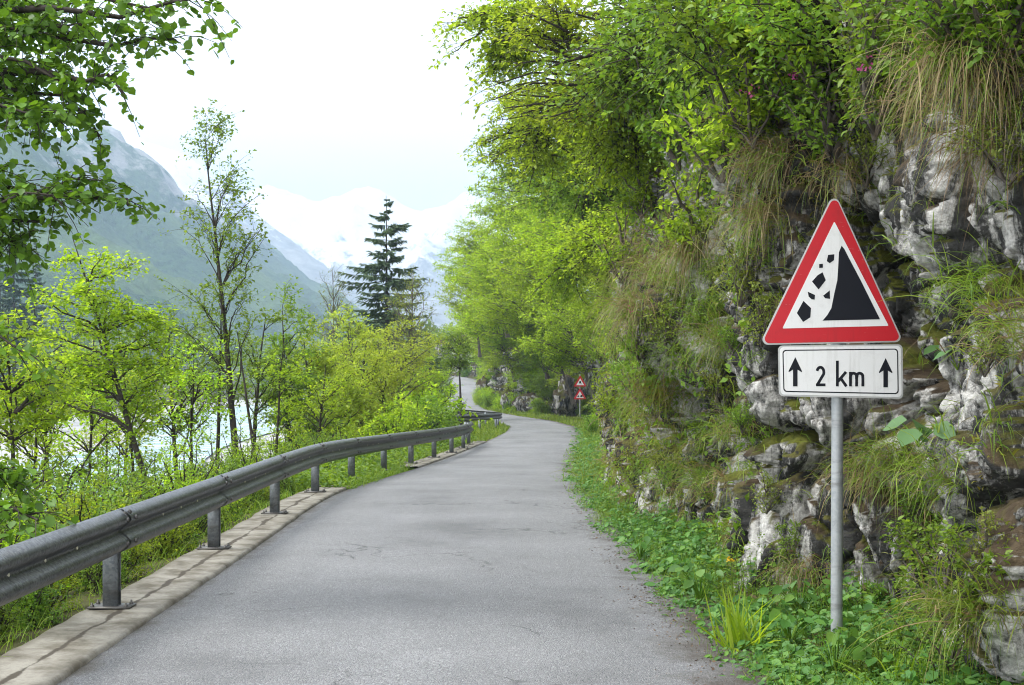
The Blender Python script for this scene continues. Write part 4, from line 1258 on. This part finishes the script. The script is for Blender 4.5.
for (px, d, tx, ty, cxx, cyy, rx, rz, m, sd, lab, sp) in [
    (298, 34, 280, 296, 290, 352, .75, 1.7, 'leaf_mid', 21, 'slim straight young tree next right of the tall dark trunk', 1.),
    (322, 36, 304, 322, 308, 372, .75, 1.4, 'leaf_beech', 22, 'thin tree leaning left behind the middle of the guardrail', .9),
    (350, 38, 326, 345, 338, 378, .8, 1.2, 'leaf_yellow', 23, 'slanting thin trunk with pale leaves behind the guardrail', .9),
    (360, 42, 366, 318, 364, 362, .9, 1.4, 'leaf_yellow', 24, 'crooked thin tree left of the conifer with yellow green leaves', .9),
    (388, 44, 378, 322, 384, 372, .9, 1.3, 'leaf_yellow', 25, 'thin dark trunk in front of the conifer foot', .9),
    (180, 30, 165, 300, 172, 380, 1.2, 1.6, 'leaf_mid', 26, 'leafy young tree left of the tall dark trunk', 1.2),
    (250, 33, 268, 290, 262, 372, .8, 1.8, 'leaf_mid', 27, 'young tree right behind the tall dark trunk', .8),
    (60, 27, 40, 320, 45, 390, 1.4, 1.3, 'leaf_beech', 28, 'leafy young tree standing at left behind the leaning tree', 1.2),
    (120, 34, 128, 330, 124, 400, 1.2, 1.2, 'leaf_mid', 29, 'small tree with thin trunk in front of the white river gravel', .7)]:
    tree('young_tree', lab, 'tree', lb(px, d), U(tx, ty + 22, d), .055 + .0008 * d, U(cxx, cyy + (14 if px > 275 else -8), d), (rx * 1.1, rx * 1.1, rz * (1.15 if px > 275 else .9)), M['bark_dark'], M[m], sd, bend=(.1 * (sd % 3 - 1), 0, 0), wob=.03,
         n_limb=int(40 * sp * (.6 if px < 275 else 1)), n_twig=11, n_leaf=12, leaf=.085, tw_len=.45, rise=1.0, wr=.6, r0=.024, flat=.6)
for (px, d, tx, ty, cxx, cyy, rx, rz, m, sd, lab) in [
    (82, 24, 96, 300, 90, 415, 1.0, 1.2, 'leaf_lime', 61, 'airy thin tree in front of the white gravel right of the low left tree'),
    (140, 26, 118, 300, 132, 410, 1.0, 1.3, 'leaf_beech', 62, 'airy thin tree beside the leaning yellow green tree'),
    (196, 25, 190, 330, 192, 405, .9, 1.2, 'leaf_lime', 63, 'airy thin tree with lime leaves left of the tall dark trunk'),
    (272, 29, 284, 330, 276, 405, .8, 1.2, 'leaf_lime', 64, 'airy thin tree with lime leaves right of the tall dark trunk'),
    (30, 22, 36, 290, 30, 440, 1.1, 1.0, 'leaf_beech', 65, 'thin airy tree at the left edge behind the near rail'),
    (318, 32, 326, 350, 322, 405, .8, .9, 'leaf_lime', 69, 'low lime sapling between the thin trunks behind the rail curve'),
    (110, 30, 104, 320, 106, 400, 1.2, 1.3, 'leaf_yellow', 70, 'pale airy tree standing on the gravel edge behind the leaning tree')]:
    tree('young_tree', lab, 'tree', lb(px, d), U(tx, ty + 15, d), .03 + .0006 * d, U(cxx, cyy, d), (rx, rx, rz), M['bark_dark'], M[m], sd, bend=(.12 * (sd % 3 - 1), 0, 0), wob=.03,
         n_limb=19, n_twig=8, n_leaf=8, leaf=.075, tw_len=.42, rise=.8, wr=.6, r0=.018, flat=.75)
tree('willow_tree', 'yellow green rounded tree below the conifer', 'tree', lb(392, 58), U(396, 330, 58), .1, U(400, 352, 58), (2.0, 2, 1.6), M['bark_grey'], M['leaf_yellow'], 31,
     n_limb=40, n_twig=12, n_leaf=10, leaf=.12, tw_len=.6, rise=.8, wr=.5, r0=.035, flat=.8)
tree('willow_tree', 'yellow green spreading tree left of the conifer', 'tree', lb(345, 52), U(348, 330, 52), .1, U(346, 350, 52), (1.7, 2, 1.4), M['bark_grey'], M['leaf_yellow'], 32,
     n_limb=36, n_twig=12, n_leaf=10, leaf=.12, tw_len=.6, rise=.8, wr=.5, r0=.035, flat=.8)
tree('ash_tree', 'brownish twiggy tree just right of the conifer', 'tree', lb(412, 74), U(410, 272, 74), .12, U(412, 318, 74), (1.5, 1.5, 2.7), M['bark_grey'], M['leaf_small'], 33,
     n_limb=50, n_twig=12, n_leaf=5, leaf=.11, tw_len=.7, rise=1.4, wr=.5, r0=.04, flat=.4)
tree('ash_tree', 'pale bare twiggy tree left of the conifer', 'tree', lb(334, 84), U(333, 268, 84), .1, U(333, 305, 84), (1.3, 1.3, 2.4), M['bark_grey'], M['leaf_small'], 34,
     n_limb=34, n_twig=9, n_leaf=3, leaf=.10, tw_len=.8, rise=1.4, wr=.5, r0=.04, flat=.4)
tree('roadside_tree', 'small dark trunk tree standing at the road bend beside the short guardrail', 'tree', np.array([-2.45, 69, -1.1]), U(459, 350, 69), .09, U(455, 350, 69), (1.0, 1.0, 1.0), M['bark_dark'], M['leaf_mid'], 35,
     n_limb=26, n_twig=10, n_leaf=9, leaf=.13, tw_len=.5, rise=.6, wr=.55, r0=.03, flat=.7)


def conifer(name, label, base, H, Rb, seed, needle, n_whorl=26, group=None, sparse=1.0, z0=.22):
    rg = np.random.default_rng(seed); base = np.asarray(base, float)
    th = thing(name, label, 'conifer', base, group)
    P = trunk_line(rg, base - [0, 0, .3], base + [0, 0, H], wob=.004)
    wood = [tubes(P[None], (H * .0115 * np.linspace(1, .08, len(P)))[None], 8)]
    ax_, sd_, hs = [], [], []
    for k in range(n_whorl):
        t = z0 + (1 - z0) * (k + .4 * rg.random()) / n_whorl
        r = Rb * ((1 - t) / (1 - z0)) ** .85 * (.7 + .45 * rg.random()) + .06
        for j in range(rg.integers(5, 7)):
            a = rg.random() * 6.28; rr = r * (.55 + .55 * rg.random())
            if rg.random() > sparse: continue
            tb = min(t + (rg.random() - .5) * 1.3 * (1 - z0) / n_whorl, .985)
            s = base + np.array([0, 0, H * tb])
            e = s + np.array([math.cos(a) * rr, math.sin(a) * rr, (-.34 + .5 * t) * rr])
            m = (s + e) / 2 + np.array([0, 0, -.12 * rr])
            ax_.append((s, m, e))
    L = np.array(ax_)
    B = bez(L[:, 0], L[:, 1], L[:, 2], 9)
    ln = np.linalg.norm(L[:, 2] - L[:, 0], axis=1)
    wood.append(tubes(B, .02 * np.linspace(1, .2, 9)[None] * np.maximum(ln[:, None] / 2, .3), 4))
    obj('trunk', cat(wood), M['bark_dark'], th, smooth=True)
    # needle sprays hanging along the branches
    n = 80; i = np.repeat(np.arange(len(B)), n); s = .15 + .85 * rg.random(len(i))
    f = s * 8; i0 = np.minimum(f.astype(int), 7); w = (f - i0)[:, None]
    p = B[i, i0] * (1 - w) + B[i, i0 + 1] * w
    td = norm(B[i, i0 + 1] - B[i, i0]); lat = np.cross(td, [0, 0, 1.]) * rg.choice([-1, 1], len(i))[:, None]
    d = norm(td * .7 + lat * (.5 + .5 * rg.random((len(i), 1))) + np.array([0, 0, -1.0]) * rg.random((len(i), 1)) ** 1.5)
    obj('crown', leaves(p, d, np.array([0, 0, 1.]) + rg.normal(size=p.shape) * .5, (.22 + .024 * H) * (.5 + .8 * rg.random(len(i))) * (1.1 - .5 * s) * np.clip(.2 + .8 * ln[i] / 1.8, .2, 1), .26, .05), needle, th)
    return th


conifer('spruce_tree', 'lone dark spruce standing above the green trees in the middle', lb(387, 90), 17.0, 5.8, 47, M['needle'], 34, z0=.2, sparse=.86)
rgs = np.random.default_rng(9)
for k, (px, d, top, lab) in enumerate([(14, 185, 196, 'tall dark spruce at the left edge behind the overhanging leaves'), (36, 205, 236, 'dark spruce second from the left edge across the river'),
                                       (-14, 180, 205, 'dark spruce cut by the left edge of the frame'), (58, 230, 300, 'lower dark spruce right of the tall spruces at the left edge'), (0, 215, 230, 'dark spruce behind the two tall spruces at the left edge')]):
    p = np.array([(px - 512) / F_PX * d, d, RIV + .5 + 3]); Ht = EYE + (HOR - top) / F_PX * d - p[2]
    conifer('spruce_tree', lab, p, Ht, 4.2, 50 + k, M['needle_far'], 26, z0=.08)

# ------------------------------------------------------------------ left bank: shrubs below and behind the rail
LBG = 'shrubs on the bank behind the guardrail'
BP = [bush_proto('bank_shrub', 'shrub', 'shrub', 400 + k, M[m], M['bark_dark'], rd, 26, 10, 11, lf, .34, wr=wr, near=True, group=LBG)
      for k, (m, rd, lf, wr) in enumerate([('leaf_beech', (.9, .9, .9), .065, .55), ('leaf_mid', (.9, .9, 1.1), .06, .5), ('leaf_fresh', (.8, .8, .8), .07, .6), ('leaf_lime', (1.0, 1.0, 1.2), .06, .5)])]
pl_ = []
for d in np.arange(6.5, 34, 1.15):
    for o in (-3.4, -4.5, -5.9, -7.6, -9.6):
        if o < -8 and d < 14: continue
        pl_.append((d, o))
pl_ += [(d, -2.85) for d in np.arange(6.2, 22, .62)]
used = set(); rgb = np.random.default_rng(21)
for j, (d, o) in enumerate(pl_):
    d2 = d + rgb.normal() * .45; o2 = min(o + rgb.normal() * .35, -3.25) if o < -3 else o - .25 * rgb.random()
    y = d2; x = float(xc(y) + o2 * 1.0)
    z = float(ground_z(np.array([x]), np.array([y]))[0])
    if o > -3: sc = .28 + .16 * rgb.random()
    elif o > -4: sc = .5 + .25 * rgb.random()
    elif o > -5: sc = .9 + .5 * rgb.random()
    else: sc = 1.05 + .6 * rgb.random()
    if o < -5 and 60 < 512 + x / y * F_PX < 300 and rgb.random() < .3: continue
    if 512 + x / y * F_PX < -260: continue
    if o < -4 and 40 < 512 + x / y * F_PX < 300: sc = min(sc, max(.35, (EYE - 66 / F_PX * y - z) / 1.8))
    k = int(rgb.integers(0, 4)); rz = float(rgb.random() * 6.28)
    lab = 'leafy green shrub on the bank just behind the long guardrail' if d < 20 else 'leafy shrub among the trees behind the curve of the long guardrail'
    grp = 'shrubs just behind the long guardrail' if d < 20 else 'shrubs behind the curve of the long guardrail'
    if k not in used:
        used.add(k); b = BP[k]; b.location = (x, y, z); b.rotation_euler = (0, 0, rz); b.scale = (sc,) * 3; b['label'] = lab; b['group'] = grp
    else:
        dup(BP[k], (x, y, z), rz, sc, lab, grp)

# trees and shrubs farther along the bank
def proto_tree(name, seed, m, bark, H, ctr, rad, nl, nt, nf, leaf, tw, rise, flat, lean=(0, 0, 0), r=.11, wr=.55):
    th = tree(name, 'tree', 'tree', (0, 0, 0), np.array([lean[0], lean[1], H]), r, ctr, rad, bark, M[m], seed, n_limb=nl, n_twig=nt, n_leaf=nf, leaf=leaf, tw_len=tw, rise=rise, flat=flat, wr=wr, r0=.04)
    return th


def place_all(protos, spots, category=None):
    used = set()
    for j, (k, loc, rz, sc, lab, grp) in enumerate(spots):
        if k not in used:
            used.add(k); b = protos[k]; b.location = [float(v) for v in loc]; b.rotation_euler = (0, 0, rz); b.scale = (sc,) * 3; b['label'] = lab
            if grp: b['group'] = grp
        else: dup(protos[k], loc, rz, sc, lab, grp)
    for k, b in enumerate(protos):
        if k not in used:
            for ch in list(b.children): bpy.data.objects.remove(ch)
            bpy.data.objects.remove(b)


PT = [proto_tree('bank_tree', 500, 'leaf_lime', M['bark_grey'], 6.2, (0, 0, 4), (2.0, 2.0, 2.4), 44, 12, 10, .13, .6, .8, .8),
      proto_tree('bank_tree', 501, 'leaf_mid', M['bark_dark'], 7.0, (0, 0, 4.4), (1.9, 1.9, 2.9), 46, 12, 10, .13, .6, 1.0, .6),
      proto_tree('bank_tree', 502, 'leaf_yellow', M['bark_grey'], 5.4, (0, 0, 3.6), (2.2, 2.2, 2.0), 44, 12, 10, .13, .6, .7, .8)]
sp = []
rgt = np.random.default_rng(31)
for j, (px, d, k, sc) in enumerate([(300, 60, 1, .8), (322, 66, 2, .85), (350, 74, 0, .85), (372, 70, 2, .9), (405, 80, 2, .95), (430, 76, 0, .85), (330, 92, 1, .95), (360, 100, 0, 1.), (430, 98, 1, 1.), 
                                    (415, 120, 2, 1.1), (390, 125, 1, 1.1), (340, 120, 0, 1.1), (310, 100, 2, .9), (285, 75, 1, .75), (436, 150, 1, 1.2), (424, 170, 0, 1.2), (405, 190, 1, 1.3), (440, 215, 1, 1.3), (372, 170, 2, 1.3), (345, 190, 1, 1.4)]):
    x = (px - 512) / F_PX * d
    if d < 130: z = float(ground_z(np.array([x]), np.array([float(d)]))[0])
    else: z = -4.8
    lab = ('light green tree in the belt along the river below the conifer' if k == 0 else 'mid green tree in the belt along the river below the conifer' if k == 1 else 'yellow green tree in the belt along the river below the conifer')
    sp.append((k, (x, d, z), float(rgt.random() * 6.28), sc, lab, 'trees in the belt along the river'))
for j in range(26):
    d = 125 + 150 * rgt.random(); o = -(74 + 18 * rgt.random()); k = int(rgt.integers(0, 3))
    x = xc(d) + o
    px = 512 + x / d * F_PX
    if px < -80: continue
    lab = ['light green tree on the far side of the white river gravel', 'mid green tree on the far side of the white river gravel', 'yellow green tree on the far side of the white river gravel'][k]
    sp.append((k, (x, d, -4.9 + 7 * float(sstep(72, 100, -o))), float(rgt.random() * 6.28), 1.1 + .6 * rgt.random(), lab, 'trees across the river'))
place_all(PT, sp)
FB = [bush_proto('bank_bush', 'bush', 'bush', 600 + k, M[m], M['bark_dark'], (1.5, 1.5, 1.3), 26, 12, 10, .12, .55, wr=.55, group='bushes at the road bend') for k, m in enumerate(['leaf_fresh', 'leaf_lime'])]
sp = []
for j, (px, d, k, sc) in enumerate([(400, 46, 0, .8), (425, 52, 0, 1.), (440, 58, 0, 1.05), (418, 60, 1, 1.1), (380, 48, 1, .8), (405, 66, 0, 1.2), (430, 88, 1, 1.2), (420, 100, 0, 1.3), 
                                    (350, 48, 0, .8), (365, 44, 0, .7), (330, 42, 1, .7), (395, 40, 1, .55), (415, 43, 0, .6), (438, 48, 1, .6), (432, 130, 0, 1.3), (424, 150, 1, 1.2)]):
    if px > 420: px -= 22; sc *= .72
    x = (px - 512) / F_PX * d
    z = float(ground_z(np.array([x]), np.array([float(d)]))[0]) if d < 130 else float(zr(d) - .8)
    sp.append((k, (x, d, z), float(rgt.random() * 6.28), sc * 1.55, ['bright green bush left of the road bend beyond the long guardrail', 'light lime bush left of the road bend beyond the long guardrail'][k], 'bushes at the road bend'))
for j, (y, dx, k, sc) in enumerate([(62, -.5, 0, .5), (70, -.2, 1, .6), (103, .3, 0, .9), (108, -.3, 1, .6), (112, .0, 0, .7), (118, .2, 1, .8), (124, .4, 0, .9), (131, .3, 0, .7), (138, .3, 1, .8), (145, .2, 0, .9), (155, .4, 1, 1.), (163, .2, 0, .9), (172, .4, 0, 1.1), (184, .4, 1, 1.2), (196, .8, 0, 1.3), (204, 1.0, 0, 1.4)] + [(66 + 4.1 * q, -.1 - .2 * (q % 3), q % 2, .45 + .12 * (q % 4)) for q in range(22) if not 2 < q < 9]):
    sp.append((k, (float(cl_x(y)) + dx - .9, y, float(zr(y))), float(rgt.random() * 6.28), sc, ['mid green bush against the pale rocks on the right of the far road', 'lime bush against the pale rocks on the right of the far road'][k], 'bushes at the foot of the far rocks'))
place_all(FB, sp)

# far-off wood on the valley floor
rg = np.random.default_rng(71)
n = 700; d = 260 * (1900 / 260) ** rg.random(n)
o = np.where(rg.random(n) < .6, -(74 + 330 * rg.random(n)), -(20 + 0 * d) + 20 * rg.random(n))
o = np.where(d > 420, -200 + 320 * rg.random(n), o)
x = -16 + o; Hh = 9 + 12 * rg.random(n); Wd = Hh * (.22 + .16 * rg.random(n))
z = RIV + 7 * sstep(72, 100, -o) + 25 * sstep(100, 300, -o)
k = 130
u = norm(rg.normal(size=(n * k, 3))) * (rg.random((n * k, 1)) ** .4)
P = np.repeat(np.stack([x, d, z + Hh * .55], 1), k, 0) + u * np.repeat(np.stack([Wd, Wd, Hh * .5], 1), k, 0)
tag(obj('forest', leaves(P, rg.normal(size=P.shape), np.array([0, -.3, 1.]) + rg.normal(size=P.shape) * .5, np.repeat(.9 + d * .0016, k) * (.6 + .7 * rg.random(n * k)), .8), M['forest']), kind='stuff')

# ------------------------------------------------------------------ right: trees on the slope above the road
SG = 'slope trees hanging over the road'
for j, (bx, by, bz, px, py, d, rad, m, nl, lf, lab) in enumerate([
    (3.6, 21, 5.2, 566, 70, 20, (1.35, 1.5, 1.0), 'leaf_beech', 46, .075, 'leafy tree leaning over the road at the top centre'),
    (4.2, 31, 7.0, 545, 130, 29, (1.6, 1.8, 1.35), 'leaf_beech', 50, .085, 'spreading tree below the top one, reaching left over the road'),
    (3.8, 17, 5.6, 640, 55, 16.5, (1.1, 1.2, .8), 'leaf_fresh', 40, .07, 'fresh green tree with crossing branches high above the red far signs'),
    (3.4, 14, 5.0, 705, 30, 13.5, (.9, .9, .65), 'leaf_fresh', 34, .065, 'fresh green tree at the top of the picture left of the sign'),
    (4.2, 26, 8.0, 500, 35, 25, (1.0, 1.2, .7), 'leaf_beech', 26, .085, 'thin branch ends of a tree against the white sky at the top'),
    (4.9, 40, 7.0, 585, 190, 38, (1.9, 2.2, 1.6), 'leaf_mid', 50, .10, 'dense tree in the middle of the slope above the far signs'),
    (4.9, 48, 7.5, 520, 165, 46, (1.5, 2.2, 1.5), 'leaf_mid', 44, .11, 'bluish green tree end against the sky left of the slope'),
    (4.4, 34, 5.6, 605, 255, 33, (1.0, 1.5, 1.1), 'leaf_beech', 40, .085, 'light tree hanging just left of the cliff outline'),
    (6.2, 56, 6.4, 570, 265, 54, (2.3, 2.5, 1.8), 'leaf_lime', 54, .12, 'yellow green tree hanging over the road above the bend'),
    (3.7, 23, 6.2, 625, 130, 22, (1.1, 1.4, 1.1), 'leaf_beech', 44, .078, 'tree crown at the upper middle in front of the dark slope')]):
    tree('slope_tree', lab, 'tree', (bx, by, bz), U(px, py, d) + np.array([.1, 0, .2]), .085, U(px, py, d), rad, M['bark_dark'], M[m], 700 + j, bend=(.3, 0, .5), wob=.03,
         n_limb=int(nl * 1.2), n_twig=13, n_leaf=12, leaf=lf * 1.05, tw_len=.55, rise=.5, wr=.58, near=d < 26, r0=.042, flat=.8, tmin=.35, group=SG)
tree('slope_tree', 'thin dark sapling rooted in the cliff up left of the sign, bare stem leaning left', 'tree', on_cliff(762, 178)[0], U(676, -40, 10.6), .022, U(694, 20, 10.7), (.5, .5, .4), M['bark_dark'], M['leaf_fresh'], 790,
     n_limb=22, n_twig=7, n_leaf=7, leaf=.06, tw_len=.3, rise=.6, wr=.58, near=True, r0=.011, flat=.7, tmin=.3)
tree('slope_tree', 'thin dark sapling at the top of the picture straight above the sign, leaning left', 'tree', on_cliff(842, 60)[0], U(790, -60, 9.2), .02, U(770, -5, 9.2), (.6, .4, .3), M['bark_dark'], M['leaf_mid'], 791,
     n_limb=22, n_twig=7, n_leaf=7, leaf=.055, tw_len=.3, rise=.6, wr=.58, near=True, r0=.011, flat=.7, tmin=.2)
PB = [proto_tree('beech_tree', 520 + k, m, M['bark_grey'], 5.4, (-2.0, -.4, 4.4), (3.0, 3.0, 2.3), 60, 15, 12, .17, .9, .5, .9, lean=(-1.8, -.4), r=.12) for k, m in enumerate(['leaf_lime', 'leaf_beech', 'leaf_mid'])]
sp = []
for j, (px, py, d, k, sc) in enumerate([(612, 300, 60, 1, .75),  (562, 330, 72, 1, .85), (545, 270, 78, 0, .95), (575, 235, 70, 0, .95), (520, 240, 88, 0, 1.0), (515, 305, 92, 0, 1.05), (545, 340, 92, 2, .9),
                                        (488, 268, 104, 0, 1.1), (488, 318, 112, 0, 1.1), (525, 350, 112, 1, .95), (475, 240, 110, 0, .8), (472, 300, 126, 1, 1.1), (468, 268, 130, 0, 1.0), (500, 352, 132, 1, 1.0), (530, 372, 122, 2, .8),
                                        (512, 372, 140, 2, .8), (485, 338, 158, 1, 1.2), (500, 365, 165, 2, .9), (492, 352, 190, 0, 1.3), (470, 335, 215, 1, 1.6), (452, 345, 225, 2, 1.5), (488, 320, 200, 1, 1.6), (600, 180, 62, 1, 1.0), (620, 220, 56, 2, .9),
                                        (560, 190, 84, 1, 1.1), (505, 200, 98, 1, .95), (640, 120, 60, 1, 1.2), (600, 110, 70, 2, 1.2), (470, 362, 212, 2, 1.1), (590, 290, 84, 1, 1.2), (535, 300, 110, 1, 1.3), (548, 384, 106, 2, .5), (522, 380, 116, 1, .55), (566, 376, 102, 1, .5), (505, 378, 132, 2, .6), (536, 378, 111, 0, .55), (492, 374, 150, 1, .6), (545, 230, 105, 2, 1.3)]):
    c = U(px, py, d); rz = float(rgt.normal() * .5)
    off = np.array([-2.0 * math.cos(rz) + .4 * math.sin(rz), -2.0 * math.sin(rz) - .4 * math.cos(rz), 4.4]) * sc
    lab = ['lime green tree in the mass', 'mid green tree in the mass', 'dark green tree in the mass'][k] + (' on the slope right of the far road' if py > 300 else ' high on the slope right of the sky')
    sp.append((k, c - off, rz, sc, lab, 'trees on the slope above the bend'))
place_all(PB, sp)
# pale boulders at the foot of the slope by the bend
def boulder(label, p, r, seed, group=None):
    rg = np.random.default_rng(seed)
    bpy_n = 40
    th_, ph_ = np.meshgrid(np.linspace(0, math.pi, bpy_n), np.linspace(0, 2 * math.pi, bpy_n * 2), indexing='ij')
    u = np.stack([np.sin(th_) * np.cos(ph_), np.sin(th_) * np.sin(ph_), np.cos(th_)], -1).reshape(-1, 3)
    f1, e1, r1, o1 = voronoi(u * 1.3 + seed, seed)
    s = 1 + (r1[:, 0] - .5) * .5 + .25 * fbm(u * 2.2 + seed, 5, seed)
    V = u * s[:, None] * np.asarray(r) + np.asarray(p)
    o = obj('boulder', (V - np.asarray(p), grid_faces(bpy_n, bpy_n * 2)), M['rock_far'], smooth=True)
    o.location = [float(v) for v in p]
    tag(o, label, 'boulder', group)


boulder('pale leaning boulder left of the far double sign', U(566, 398, 100), (.9, 1., 1.3), 3)
boulder('pale rock at the road edge where the road bends left', U(512, 402, 116), (.9, .9, 1.1), 5)
boulder('grey rock on the right edge of the far road stretch', U(487, 392, 150), (1.0, 1.2, 1.6), 8)
boulder('grey rock beside the bend between the far sign and road', U(530, 404, 110), (1.2, .8, .8), 9)

# ------------------------------------------------------------------ air, sky, sun, camera
hz = obj('haze', box((0, 3650, 495), (7600, 7700, 1010)), None)
tag(hz, kind='stuff')
m, nt, out = new_mat('haze_air'); B = NB(nt)
v = B.n('ShaderNodeVolumePrincipled', {'Color': (.455, .585, .755, 1), 'Density': 3.8e-4, 'Anisotropy': .35})
nt.links.new(v.outputs[0], out.inputs['Volume']); hz.data.materials.append(m)
m.cycles.homogeneous_volume = True if hasattr(m.cycles, 'homogeneous_volume') else None

W = bpy.data.worlds.new('World'); bpy.context.scene.world = W; W.use_nodes = True
nt = W.node_tree; B = NB(nt)
bg = nt.nodes['Background']
sky = B.n('ShaderNodeTexSky', sky_type='NISHITA', sun_disc=False, sun_elevation=R(54), sun_rotation=R(-98))
tc = B.n('ShaderNodeTexCoord').outputs['Generated']
mp = B.n('ShaderNodeMapping', {'Vector': tc, 'Scale': (1, 1, 2.2)})
cl = B.noise(mp.outputs[0], 2.4, 7, .6, .6)
cloud = B.mix(B.ramp(cl, [(.3, 0.), (.7, 1.)]), (11.6, 11.8, 12.1), (13.4, 13.4, 13.4))
col = B.mix(B.ramp(cl, [(.25, .94), (.5, .985)]), sky.outputs[0], cloud)
nt.links.new(col, bg.inputs[0]); bg.inputs[1].default_value = .1

sun = bpy.data.lights.new('sun', 'SUN'); sun.energy = 2.7; sun.angle = R(24); sun.color = (1, .975, .935)
so = bpy.data.objects.new('sun', sun); C.objects.link(so)
e, a = R(54), R(-98)             # azimuth from +Y, negative is left
dv = np.array([math.sin(a) * math.cos(e), math.cos(a) * math.cos(e), math.sin(e)])
from mathutils import Vector
so.rotation_euler = Vector([float(x) for x in dv]).to_track_quat('Z', 'Y').to_euler()

cam = bpy.data.cameras.new('camera'); co = bpy.data.objects.new('camera', cam); C.objects.link(co)
cam.sensor_width = 36; cam.lens = 36 * F_PX / 1024; cam.shift_y = (HOR - 342.5) / 1024
cam.clip_end = 20000; cam.clip_start = .05
co.location = (0, 0, EYE); co.rotation_euler = (R(90), 0, 0)
sc = bpy.context.scene; sc.camera = co
sc.view_settings.view_transform = 'Standard'; sc.view_settings.look = 'None'; sc.view_settings.exposure = 1.28; sc.view_settings.gamma = 1
sc.view_settings.use_curve_mapping = False
sc.render.engine = 'CYCLES'
cy = sc.cycles
cy.max_bounces = 9; cy.diffuse_bounces = 5; cy.glossy_bounces = 2; cy.transmission_bounces = 6; cy.transparent_max_bounces = 4; cy.volume_bounces = 1
cy.pixel_filter_type = 'BLACKMAN_HARRIS'; cy.filter_width = 1.1; cy.use_denoising = True; cy.denoising_prefilter = 'ACCURATE'; cy.sample_clamp_indirect = 6
